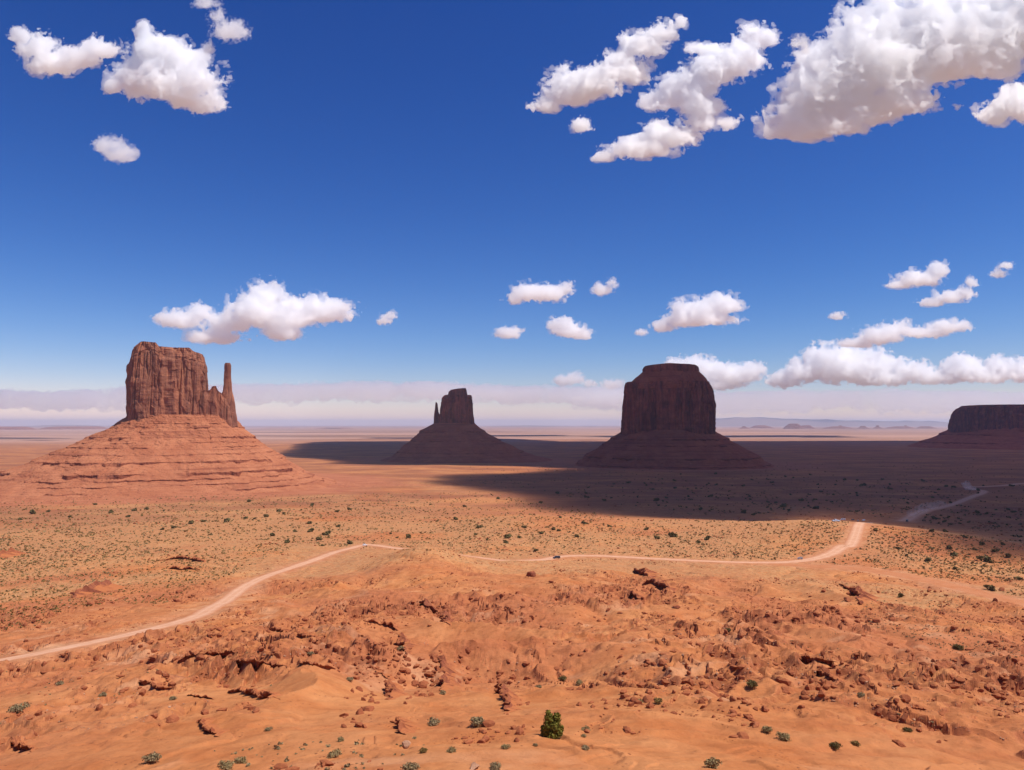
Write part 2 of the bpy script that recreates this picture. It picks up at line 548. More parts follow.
# --- roads
rmat = Mat('road_dust', 0.97, 0.05)
uv = rmat.n('ShaderNodeUVMap', uv_map='UVMap')
sx = rmat.n('ShaderNodeSeparateXYZ')
rmat.l(uv.outputs[0], sx.inputs[0])
across = rmat.math('ABSOLUTE', rmat.math('SUBTRACT', sx.outputs[0], 0.5))
pr = rmat.pos()
rc = rmat.mix(rmat.ramp(rmat.noise(pr, 0.2, 7, 0.7), [(0.35, 0.0), (0.65, 1.0)]), (0.55, 0.265, 0.145), (0.65, 0.36, 0.22))
edge = rmat.math('ADD', across, rmat.math('MULTIPLY', rmat.math('SUBTRACT', rmat.noise(pr, 0.3, 5, 0.65), 0.5), 0.3))
rc = rmat.mix(rmat.ramp(edge, [(0.24, 0.0), (0.42, 0.85)]), rc, (0.46, 0.178, 0.078))
rut = rmat.ramp(rmat.math('ABSOLUTE', rmat.math('SUBTRACT', across, 0.15)), [(0.0, 0.5), (0.08, 0.0)])
rc = rmat.mix(rut, rc, (0.67, 0.40, 0.26))
rmat.color(rc)
rmat.bump(rmat.noise(pr, 2.0, 4), 0.1, 0.6)
tr = Mat('track_dust', 0.97, 0.05)
pt_ = tr.pos()
tr.color(tr.mix(tr.ramp(tr.noise(pt_, 0.12, 7, 0.7), [(0.38, 0.0), (0.62, 1.0)]), (0.45, 0.165, 0.066), (0.50, 0.205, 0.095)))
tmat = tr.m
for nm, rd in ROADS.items():
    L = rd['line']
    T = np.gradient(L[:, :2], axis=0)
    T /= np.linalg.norm(T, axis=1)[:, None] + 1e-9
    Nn = np.stack([-T[:, 1], T[:, 0]], -1)
    K = 19
    s = np.linspace(-1, 1, K)
    XY = L[:, None, :2] + Nn[:, None, :] * (s[None, :, None] * (L[:, None, 2:3] + 1.0))
    lift = 0.05 + 0.00012 * np.hypot(XY[..., 0], XY[..., 1])
    if nm == 'dirt_track': lift = lift * 0.7
    rag_ = fbm2(XY[..., 0] / 7.0, XY[..., 1] / 7.0, 4, 61)
    lift = lift - 0.9 * np.clip(np.abs(s)[None, :] - 0.80 + 0.28 * rag_, 0, 1)
    Z = ground_z(XY[..., 0], XY[..., 1]) + lift
    VV = np.concatenate([XY, Z[..., None]], -1).reshape(-1, 3)
    n = len(L)
    a, b = np.meshgrid(np.arange(n - 1), np.arange(K - 1), indexing='ij')
    FF = np.stack([a * K + b, (a + 1) * K + b, (a + 1) * K + b + 1, a * K + b + 1], -1).reshape(-1, 4)[:, ::-1]
    o = mk(nm, VV, FF, tmat if nm == 'dirt_track' else rmat.m, smooth=True)
    tag(o, {'dirt_road': 'pale dirt road winding from the left edge over the sandy crest',
            'dirt_track': 'faint wide dirt track branching off the road towards the right edge',
            'distant_road': 'thin zigzag dirt road on the shaded plain'}[nm], None, None, 'structure')
    ul = o.data.uv_layers.new(name='UVMap')
    uvv = np.zeros((n, K, 2), np.float32)
    uvv[..., 0] = (s * 0.5 + 0.5)[None]
    uvv[..., 1] = np.arange(n)[:, None] * 0.4
    li = np.zeros(len(o.data.loops), np.int32)
    o.data.loops.foreach_get('vertex_index', li)
    ul.data.foreach_set('uv', uvv.reshape(-1, 2)[li].ravel())

# ------------------------------------------------------------------ haze
def box_mesh(name, lo, hi, mat):
    (x0, y0, z0), (x1, y1, z1) = lo, hi
    Vb = np.array([(x0, y0, z0), (x1, y0, z0), (x1, y1, z0), (x0, y1, z0), (x0, y0, z1), (x1, y0, z1), (x1, y1, z1), (x0, y1, z1)])
    Fb = np.array([(0, 3, 2, 1), (4, 5, 6, 7), (0, 1, 5, 4), (1, 2, 6, 5), (2, 3, 7, 6), (3, 0, 4, 7)])
    return mk(name, Vb, Fb, mat)


def vol_mat(name, density, color, aniso=0.0):
    m = bpy.data.materials.new(name)
    m.use_nodes = True
    t = m.node_tree
    t.nodes.clear()
    v = t.nodes.new('ShaderNodeVolumePrincipled')
    v.inputs['Density'].default_value = density
    v.inputs['Color'].default_value = (*color, 1)
    v.inputs['Anisotropy'].default_value = aniso
    o = t.nodes.new('ShaderNodeOutputMaterial')
    t.links.new(v.outputs[0], o.inputs['Volume'])
    m.cycles.homogeneous_volume = True
    return m


HAZE = 2.2e-5
haze = box_mesh('haze', (-90000, -90000, -185), (90000, 90000, 420), vol_mat('haze_air', HAZE, (0.70, 0.80, 1.0), 0.2))
tag(haze, 'pale blue desert haze over the plain', None, None, 'stuff')

# ------------------------------------------------------------------ buttes
def rock_mat(name, lo, hi, streak, ledge_s, bumpd):
    m = Mat(name, 0.93, 0.08)
    p = m.pos()
    ps = m.pos((1, 1, 0.09))
    st = m.noise(ps, 0.055, 8, 0.68, 0.4)
    st2 = m.noise(ps, 0.25, 6, 0.65)
    pz = m.pos((0.03, 0.03, 1))
    ly = m.noise(pz, ledge_s, 5, 0.7)
    c = m.mix(m.ramp(m.noise(p, 0.03, 7, 0.65), [(0.36, 0.0), (0.64, 1.0)]), lo, hi)
    c = m.mix(m.ramp(st, [(0.42, 0.0), (0.60, 0.75)]), c, streak)
    c = m.mix(m.ramp(st2, [(0.30, 0.45), (0.52, 0.0)]), c, tuple(x * 0.55 for x in streak))
    c = m.mix(m.ramp(ly, [(0.34, 0.3), (0.46, 0.0)]), c, tuple(x * 0.7 for x in lo))
    m.color(c)
    m.bump(m.math('ADD', m.math('MULTIPLY', st2, 0.8), m.math('MULTIPLY', m.noise(p, 0.4, 6, 0.7), 0.6)), bumpd, 0.9)
    return m.m


def talus_mat(name, lo, hi, dark):
    m = Mat(name, 0.96, 0.05)
    p = m.pos()
    pz = m.pos((0.02, 0.02, 1))
    ly = m.noise(pz, 0.16, 8, 0.75)
    c = m.mix(m.ramp(m.noise(p, 0.02, 8, 0.68), [(0.36, 0.0), (0.62, 1.0)]), lo, hi)
    c = m.mix(m.ramp(ly, [(0.36, 0.75), (0.47, 0.0)]), c, dark)
    c = m.mix(m.ramp(ly, [(0.60, 0.0), (0.70, 0.45)]), c, tuple(min(1, x * 1.15) for x in hi))
    at = m.n('ShaderNodeAttribute', attribute_name='ledge')
    c = m.mix(m.math('MULTIPLY', at.outputs['Fac'], 0.85), c, dark)
    v = m.n('ShaderNodeTexVoronoi', Scale=0.14)
    m.l(p, v.inputs['Vector'])
    sp_ = m.math('MULTIPLY', m.ramp(v.outputs['Distance'], [(0.15, 1.0), (0.3, 0.0)]), m.ramp(m.noise(p, 0.012, 4), [(0.42, 0.0), (0.6, 0.8)]))
    c = m.mix(sp_, c, tuple(x * 0.8 for x in dark))
    m.color(c)
    m.bump(m.noise(p, 0.22, 8, 0.72), 4.0, 0.9)
    return m.m


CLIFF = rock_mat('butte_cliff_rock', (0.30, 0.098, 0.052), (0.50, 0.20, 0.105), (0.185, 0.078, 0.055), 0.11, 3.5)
CLIFF_SHADED = rock_mat('shaded_cliff_rock', (0.25, 0.060, 0.040), (0.46, 0.125, 0.070), (0.095, 0.030, 0.028), 0.09, 4.0)  # cliff copy for the cloud-shaded buttes, shade mixed into its colours
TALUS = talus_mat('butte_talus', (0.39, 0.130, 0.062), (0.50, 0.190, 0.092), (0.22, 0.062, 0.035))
TALUS_SHADED = talus_mat('shaded_talus', (0.31, 0.074, 0.042), (0.41, 0.115, 0.060), (0.19, 0.045, 0.030))  # talus copy for the same buttes, cloud shade worked into the tones


def loft(name, levels, Y, half_depth, mat, parent, kind='cliff', n_exp=3.4, nu=420, nv=130, seed=1, amp=1.0, top=None, spread=1.0, ledges=(), ybias=0.0):
    """closed rock body; levels = (py, px_left, px_right) of its outline at depth Y, from the bottom up"""
    lv = np.array(sorted(levels, key=lambda q: -q[0]), float)
    zb = at_depth(np.full(len(lv), 512.0), lv[:, 0], Y)[:, 2]
    xl = at_depth(lv[:, 1], lv[:, 0], Y)[:, 0]
    xr = at_depth(lv[:, 2], lv[:, 0], Y)[:, 0]
    zrow = np.linspace(zb[0], zb[-1], nv)
    th = np.linspace(0, 2 * math.pi, nu, endpoint=False)
    cx = np.sign(np.cos(th)) * np.abs(np.cos(th)) ** (2 / n_exp)
    sy = np.sign(np.sin(th)) * np.abs(np.sin(th)) ** (2 / n_exp)
    def shape(zq):
        l, r = np.interp(zq, zb, xl), np.interp(zq, zb, xr)
        return 0.5 * (l + r), 0.5 * (r - l)
    TH, Z = np.meshgrid(th, zrow)
    h_top = shape(zrow[-1])[1]
    href = 0.5 * (xr - xl)[-1] if kind == 'talus' else 0.5 * (xr - xl).max()
    led = np.zeros_like(Z)
    Zq = Z
    if kind == 'talus':
        q = Z.copy()
        for (py, hm, sd) in ledges:
            zl = at_depth(512.0, py, Y)[2]
            on = sstep(-0.30, 0.10, fbm2(np.cos(TH) * 5.0 + sd, np.sin(TH) * 5.0, 5, seed + sd, 0.6))
            hm2 = hm * (0.65 + 0.5 * noise2(np.cos(TH) * 14 + sd, np.sin(TH) * 14, seed + sd + 3))
            wob = zl + 2.2 * fbm2(np.cos(TH) * 16 + sd, np.sin(TH) * 16, 5, seed + 2 * sd, 0.62)
            t = np.clip((Z - (wob - hm2)) / hm2, 0, 1)
            run = 26.0
            t2 = np.clip((Z - wob) / run, 0, 1)
            q = q - on * hm2 * (t - t2)            # vertical face, then a gentler shelf above it
            led = np.maximum(led, on * sstep(0, 0.2, t) * (1 - sstep(0.85, 1.0, t)) * (Z < wob + 0.5))
        Zq = q
    mid, half = shape(Zq)
    if kind == 'talus':
        dep = half_depth + (half - href) * spread
    else:
        dep = half_depth * (half / href) ** 0.7
    X = mid + half * cx[None, :]
    Yy = Y + ybias + dep * sy[None, :]
    nx, ny = np.cos(TH), np.sin(TH)
    if kind == 'talus':
        f0 = sstep(0.0, 0.1, (zrow[-1] - Z) / (zrow[-1] - zrow[0]))
        gl = fbm3(X / 55.0, Yy / 55.0, Z / 400.0, 4, seed)
        D = amp * f0 * (7.0 * gl + 4.0 * (1 - 2.5 * np.abs(fbm3(X / 30.0, Yy / 30.0, Z / 200.0, 3, seed + 5)))) + amp * 5.0 * fbm3(X / 13.0, Yy / 13.0, Z / 7.0, 5, seed + 9, 0.7)
    else:
        col_ = fbm3(X / 46.0, Yy / 46.0, Z / 500.0, 3, seed)
        rid = 1 - np.abs(fbm3(X / 24.0, Yy / 24.0, Z / 260.0, 3, seed + 3)) * 4.5
        rid2 = 1 - np.abs(fbm3(X / 11.0, Yy / 11.0, Z / 160.0, 3, seed + 6)) * 4.0
        lay = noise2(Z / 9.0, Z * 0 + 3, seed + 8) + 0.7 * noise2(Z / 3.5, Z * 0 + 7, seed + 9)
        tz = (Z - zrow[0]) / (zrow[-1] - zrow[0])
        lw = 0.15 + 1.3 * np.exp(-tz / 0.12) + 1.0 * sstep(0.8, 1.0, tz)
        blk = noise3(np.floor(X / 14.0 + 2 * noise2(Z / 30, Z * 0, seed)), np.floor(Yy / 14.0), np.floor(Z / 26.0 + noise2(X / 30, Yy / 30, seed)), seed + 12)
        D = amp * (7.0 * col_ - 6.0 * np.clip(rid, 0, 1) ** 2 - 3.0 * np.clip(rid2, 0, 1) ** 2 + 1.5 * lay * lw + 1.6 * blk + 2.4 * fbm3(X / 14.0, Yy / 14.0, Z / 14.0, 4, seed + 10))
    X = X + D * nx
    Yy = Yy + D * ny
    rings = [np.stack([X, Yy, Z], -1)]
    # roof
    m_, h_ = shape(zrow[-1])
    Xe, Ye = X[-1], Yy[-1]
    xc, yc = Xe.mean(), Ye.mean()
    for s_ in (0.97, 0.93, 0.86, 0.76, 0.62, 0.45, 0.28, 0.12, 0.02):
        xx = xc + (Xe - xc) * s_; y2 = yc + (Ye - yc) * s_
        z2 = zrow[-1] + (1 - s_) * 0 + amp * 2.0 * fbm2(xx / 18, y2 / 18, 3, seed + 20) * (1 - s_)
        rings.append(np.stack([xx, y2, z2], -1)[None])
    A = np.concatenate(rings, 0)
    if top is not None:      # raise or lower the crown along x to follow the skyline
        tp = np.array(top, float)
        tz_ = at_depth(tp[:, 0], tp[:, 1], Y)
        dz = np.interp(A[..., 0], tz_[:, 0], tz_[:, 2]) - zrow[-1]
        wgt = sstep(zrow[0] + 0.55 * (zrow[-1] - zrow[0]), zrow[-1], np.minimum(A[..., 2], zrow[-1]))
        A[..., 2] += dz * wgt
    # turn the body so that its front faces the viewpoint squarely
    xm = 0.5 * (xl[0] + xr[0])
    an = math.atan2(xm, Y)
    dx, dy = (A[..., 0] - xm) * math.cos(an) * (1 - 0.55 * half_depth / Y), A[..., 1] - Y
    A[..., 0] = xm + dx * math.cos(an) + dy * math.sin(an)
    A[..., 1] = Y - dx * math.sin(an) + dy * math.cos(an)
    n, k = A.shape[:2]
    a, b = np.meshgrid(np.arange(n - 1), np.arange(k), indexing='ij')
    b2 = (b + 1) % k
    FF = np.stack([a * k + b, a * k + b2, (a + 1) * k + b2, (a + 1) * k + b], -1).reshape(-1, 4)
    base = parent.location if parent else Vector((0, 0, 0))
    o = mk(name, A.reshape(-1, 3) - np.array(base), FF, mat, parent)
    if kind == 'talus':
        at = o.data.attributes.new('ledge', 'FLOAT', 'POINT')
        L = np.zeros(n * k, np.float32); L[:led.size] = led.ravel()
        at.data.foreach_set('value', L)
    return o


def foot(px, Y):
    p = at_depth(px, 450.0, Y)
    return (p[0], Y, float(ground_z(p[0], Y)))


# West butte: sunlit, thin spire at its right
b1 = empty('butte', foot(180, 1900))
tag(b1, 'sunlit red butte with a thin spire standing at its right end', 'butte', 'rock buttes on the plain')
loft('cliff', [(434, 124, 216), (424, 125, 214), (417, 127, 212), (400, 126.5, 210), (384, 126, 209.5), (362, 128, 208.5), (356, 131, 207.5), (352, 132.5, 206), (349.5, 134, 205)], 1900, 105, CLIFF, b1, n_exp=4.2,
     nu=760, nv=240, seed=5, amp=1.0, top=[(120, 358), (130, 357), (133, 351), (142, 345.5), (156, 346.5), (159, 350), (176, 350.5), (189, 350.2), (194, 353.5), (206, 355.5), (215, 358)])
loft('shoulder', [(436, 186, 241), (424, 188, 239), (417, 190, 237), (408, 191, 235.5), (402, 192, 234), (397, 193, 233)], 1900, 52, CLIFF, b1, n_exp=3.2, nu=420, nv=130, seed=8, amp=0.62,
     top=[(186, 391), (207, 391), (210.5, 391), (212, 387), (216, 386.5), (217.5, 391), (222, 394), (226, 396.5), (231, 401), (236, 407)])
loft('spire', [(426, 221, 238.5), (412, 220, 236.5), (404, 219.5, 235.5), (396, 221, 234), (390, 222.3, 232.8), (382, 223.3, 231.8), (374, 223.8, 231.2), (368, 224.3, 231.4), (364.5, 224.6, 231.2), (363, 225.3, 230.6)], 1890, 12, CLIFF, b1, n_exp=2.6, nu=140, nv=130, seed=13, amp=0.30)
loft('talus_slope', [(497, -110, 430), (490, -66, 372), (482, -30, 338), (474, 2, 316), (466, 22, 303), (458, 42, 291), (448, 66, 273), (437, 94, 258), (428, 111, 247), (419, 124, 240), (415, 128, 237)], 1900, 112, TALUS, b1, 'talus',
     n_exp=2.7, nu=900, nv=300, seed=21, amp=1.0, spread=0.90, ledges=[(423, 2.5, 31), (427, 4.0, 2), (436, 7.0, 5), (441, 2.5, 37), (445, 3.0, 29), (451, 3.0, 41), (457, 8.0, 7), (466, 9.0, 11), (471, 4.0, 13), (475, 3.5, 17), (479, 4.0, 19), (484, 3.0, 23), (490, 3.0, 43)])

# East butte: thumb at its left, in cloud shadow
b2 = empty('butte', foot(457, 3350))
tag(b2, 'small shaded butte with a short thumb of rock at its left', 'butte', 'rock buttes on the plain')
loft('cliff', [(430, 438, 476), (424.5, 439.5, 474.6), (412, 440.3, 473), (403, 441.2, 472.5), (398, 442.5, 472), (395.3, 444.5, 471.3)], 3350, 85, CLIFF_SHADED, b2, n_exp=3.4, nu=420, nv=150, seed=31, amp=0.8)
loft('cap_rock', [(397, 446.5, 469), (394, 448, 467.2), (391, 448.8, 466.6), (389.4, 450.5, 466)], 3350, 45, CLIFF_SHADED, b2, n_exp=3.0, nu=220, nv=40, seed=33, amp=0.35,
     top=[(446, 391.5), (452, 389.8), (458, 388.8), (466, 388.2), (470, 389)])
loft('spire', [(430, 432.5, 442.5), (424, 433.4, 441.5), (415, 434, 440), (412, 434.4, 438.6), (407, 435, 437.9), (403.5, 435.4, 437.4), (402.3, 435.8, 437.0)], 3350, 13, CLIFF_SHADED, b2, n_exp=2.5, nu=100, nv=80, seed=35, amp=0.18)
loft('talus_slope', [(467, 345, 600), (462, 374, 564), (456, 392, 536), (450, 400, 519), (445, 404, 511), (441, 410, 500), (436, 415, 492), (432, 420, 485), (428, 427, 479.5), (423, 434, 474.5)], 3350, 80, TALUS_SHADED, b2, 'talus',
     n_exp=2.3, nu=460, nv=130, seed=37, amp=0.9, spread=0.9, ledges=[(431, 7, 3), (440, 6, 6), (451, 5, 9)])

# Merrick-like square butte in shadow
b3 = empty('butte', foot(668, 2950))
tag(b3, 'big blocky dark butte under cloud shadow right of the middle', 'butte', 'rock buttes on the plain')
loft('cliff', [(438, 618.5, 716.5), (430, 620.5, 715.5), (405, 621.5, 715.5), (392, 622.5, 713), (386, 623, 711), (383, 624, 709.5)], 2950, 165, CLIFF_SHADED, b3, n_exp=4.0, nu=640, nv=190, seed=41, amp=1.15)
loft('upper_slope', [(390, 626, 709), (384, 628, 708.5), (380, 632.5, 707), (376, 637.5, 703), (372.4, 641.5, 699.5)], 2950, 155, TALUS_SHADED, b3, n_exp=3.6, nu=360, nv=60, seed=43, amp=0.5)
loft('cap_rock', [(375, 643, 698.5), (371, 641.5, 699.5), (368.2, 642.5, 699), (366.8, 644, 697)], 2950, 125, CLIFF_SHADED, b3, n_exp=4.2, nu=340, nv=50, seed=45, amp=0.4,
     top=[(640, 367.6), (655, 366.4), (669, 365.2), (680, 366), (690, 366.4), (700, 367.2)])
loft('talus_slope', [(474, 540, 808), (467, 566, 778), (460, 579, 763), (455, 583, 759), (450, 592.5, 749), (445, 600, 740), (439, 609, 727), (434, 617, 718.5), (429, 622.5, 712.5)], 2950, 165, TALUS_SHADED, b3, 'talus',
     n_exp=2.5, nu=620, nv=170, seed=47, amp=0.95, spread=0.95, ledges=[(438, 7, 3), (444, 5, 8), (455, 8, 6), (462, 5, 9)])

# long mesa leaving the frame on the right
b4 = empty('mesa', foot(1024, 5200))
tag(b4, 'long flat-topped dark mesa cut off by the right edge', 'mesa', 'rock buttes on the plain')
loft('cliff', [(434, 940, 1126), (429, 942, 1122), (420, 943.5, 1120), (412, 946, 1118), (408, 950, 1115), (405.6, 956, 1110)], 5200, 330, CLIFF_SHADED, b4, n_exp=3.6, nu=620, nv=130, seed=51, amp=1.7,
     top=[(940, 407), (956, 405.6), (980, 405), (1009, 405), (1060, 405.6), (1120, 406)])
loft('talus_slope', [(452, 880, 1200), (446, 897, 1180), (440, 917, 1155), (436, 928, 1140), (431, 938, 1128), (427, 943, 1121)], 5200, 330, TALUS_SHADED, b4, 'talus',
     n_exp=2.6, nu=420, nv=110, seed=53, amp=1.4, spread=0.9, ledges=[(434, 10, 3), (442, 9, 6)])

# far mesas and blue hills along the horizon
FARM = rock_mat('far_mesa_rock', (0.25, 0.09, 0.055), (0.36, 0.14, 0.085), (0.2, 0.085, 0.06), 0.05, 6.0)
far_list = []
def far_mesa(levels, Y, hd, lab, seed, nexp=3.0):
    p = at_depth(0.5 * (levels[0][1] + levels[0][2]), 430.0, Y)
    z0 = float(h_smooth(p[0], Y))
    o = loft('distant_mesa', [(430.5, levels[0][1] - 2, levels[0][2] + 2)] + levels, Y, hd, FARM, None, n_exp=nexp, nu=140, nv=26, seed=seed, amp=2.5)
    tag(o, lab, 'mesa', 'low mesas along the horizon')
    return o
far_mesa([(430, -30, 40), (428, -24, 34), (426.8, -15, 28)], 22000, 900, 'faint low mesa on the horizon at the left edge', 61)
far_mesa([(429, 38, 112), (427.2, 46, 106), (426.4, 58, 100)], 24000, 900, 'faint long low mesa on the horizon left of the sunlit butte', 62)
rr = random.Random(5)
specs_old = [(262, 300, 426.6), (318, 350, 427), (560, 596, 425.6), (600, 616, 425.4), (742, 752, 424.6), (757, 790, 423.4), (786, 806, 421.2), (812, 834, 424), (838, 846, 423.6), (850, 858, 423), (862, 872, 423.8), (876, 884, 423), (890, 905, 423.6), (908, 918, 423.2), (922, 934, 423.8), (520, 548, 426)]
specs = [(262, 300, 427.7), (318, 350, 427.9), (742, 746, 426.2), (752, 771, 425.4), (786, 801, 423.6), (800, 812, 425.2), (826, 850, 426.4), (838, 842, 425.4), (860, 866, 425.9), (876, 879, 425.2), (888, 912, 426.3), (904, 907, 425.3), (918, 934, 426.2)]
for k, (a, b, ty) in enumerate(specs):
    w = b - a
    far_mesa([(428.5, a - 3.5, b + 4.0), ((428 + ty) / 2 + 0.2, a - 0.3, b + 0.4), (ty, a + w * rr.uniform(0.1, 0.3), b - w * rr.uniform(0.1, 0.3))], 25500 + 500 * rr.randint(0, 8), 260 + w * 8,
             ['faint low mesa on the horizon between the sunlit and thumbed buttes', 'small reddish mesa on the horizon right of the blocky butte'][a > 650], 70 + k)
hm = plain('far_hill_earth', (0.22, 0.14, 0.10), 0.95, 0.05)
def ridge(px0, px1, ys, Y, depth, seed):
    n = 160; m = 14
    px = np.linspace(px0, px1, n)
    ty = np.interp(px, [q[0] for q in ys], [q[1] for q in ys]) + 0.5 * fbm2(px / 14.0, px * 0 + seed, 4, seed)
    zt = at_depth(px, ty, Y)
    x = zt[:, 0]
    A = []
    for j in range(m):
        t = j / (m - 1) * 2 - 1
        z = -170 + (zt[:, 2] + 170) * (1 - abs(t) ** 1.3) * (1 + 0.12 * noise2(x / 900.0, x * 0 + j * 0.7, seed))
        A.append(np.stack([x, np.full(n, Y + t * depth), z], -1))
    A = np.array(A)
    a, b = np.meshgrid(np.arange(m - 1), np.arange(n - 1), indexing='ij')
    FF = np.stack([a * n + b, a * n + b + 1, (a + 1) * n + b + 1, (a + 1) * n + b], -1).reshape(-1, 4)
    o = mk('hills', A.reshape(-1, 3), FF, hm, smooth=True)
    tag(o, 'low blue hills on the far horizon', None, None, 'structure')
ridge(640, 1000, [(640, 428), (690, 421), (725, 417.5), (770, 416.8), (800, 419), (850, 420.5), (930, 421), (1000, 428)], 52000, 2500, 3)
ridge(-120, 160, [(-120, 426), (0, 428), (60, 424.5), (110, 426), (160, 429)], 50000, 2500, 4)
ridge(230, 640, [(230, 429), (290, 426.5), (400, 427.6), (520, 425.5), (600, 426.3), (640, 429)], 52000, 2500, 6)


# ------------------------------------------------------------------ clouds
def surface_nets(Fv):
    """iso-surface of Fv>0 in grid units"""
    ins = Fv > 0
    nx, ny, nz = Fv.shape
    cnt = np.zeros((nx - 1, ny - 1, nz - 1), np.int8)
    cor = [(i, j, k) for i in (0, 1) for j in (0, 1) for k in (0, 1)]
    for (i, j, k) in cor:
        cnt += ins[i:nx - 1 + i, j:ny - 1 + j, k:nz - 1 + k]
    act = (cnt > 0) & (cnt < 8)
    I = np.argwhere(act)
    vid = np.full(act.shape, -1, np.int64)
    vid[act] = np.arange(len(I))
    vals = {c: Fv[I[:, 0] + c[0], I[:, 1] + c[1], I[:, 2] + c[2]] for c in cor}
    acc = np.zeros((len(I), 3)); n = np.zeros(len(I))
    for a in cor:
        for ax in range(3):
            if a[ax]: continue
            b = list(a); b[ax] = 1; b = tuple(b)
            va, vb = vals[a], vals[b]
            s = (va > 0) != (vb > 0)
            t = np.where(s, va / np.where(s, va - vb, 1), 0)
            p = np.array(a, float)[None].repeat(len(I), 0)
            p[:, ax] += t
            acc += p * s[:, None]; n += s
    Vn = I + acc / n[:, None]
    quads = []
    for ax in range(3):
        o1, o2 = [q for q in range(3) if q != ax]
        sl0 = [slice(None)] * 3; sl1 = [slice(None)] * 3
        sl0[ax] = slice(0, -1); sl1[ax] = slice(1, None)
        A, B = ins[tuple(sl0)], ins[tuple(sl1)]
        ed = np.argwhere(A != B)
        ed = ed[(ed[:, o1] > 0) & (ed[:, o2] > 0) & (ed[:, o1] < Fv.shape[o1] - 1) & (ed[:, o2] < Fv.shape[o2] - 1)]
        if not len(ed): continue
        sgn = A[ed[:, 0], ed[:, 1], ed[:, 2]]
        q = []
        for (u, v) in ((0, 0), (1, 0), (1, 1), (0, 1)):
            c = ed.copy(); c[:, o1] -= u; c[:, o2] -= v
            q.append(vid[c[:, 0], c[:, 1], c[:, 2]])
        q = np.stack(q, -1)
        flip = sgn if ax != 1 else ~sgn
        q[flip] = q[flip][:, ::-1]
        quads.append(q)
    return Vn, np.vstack(quads)


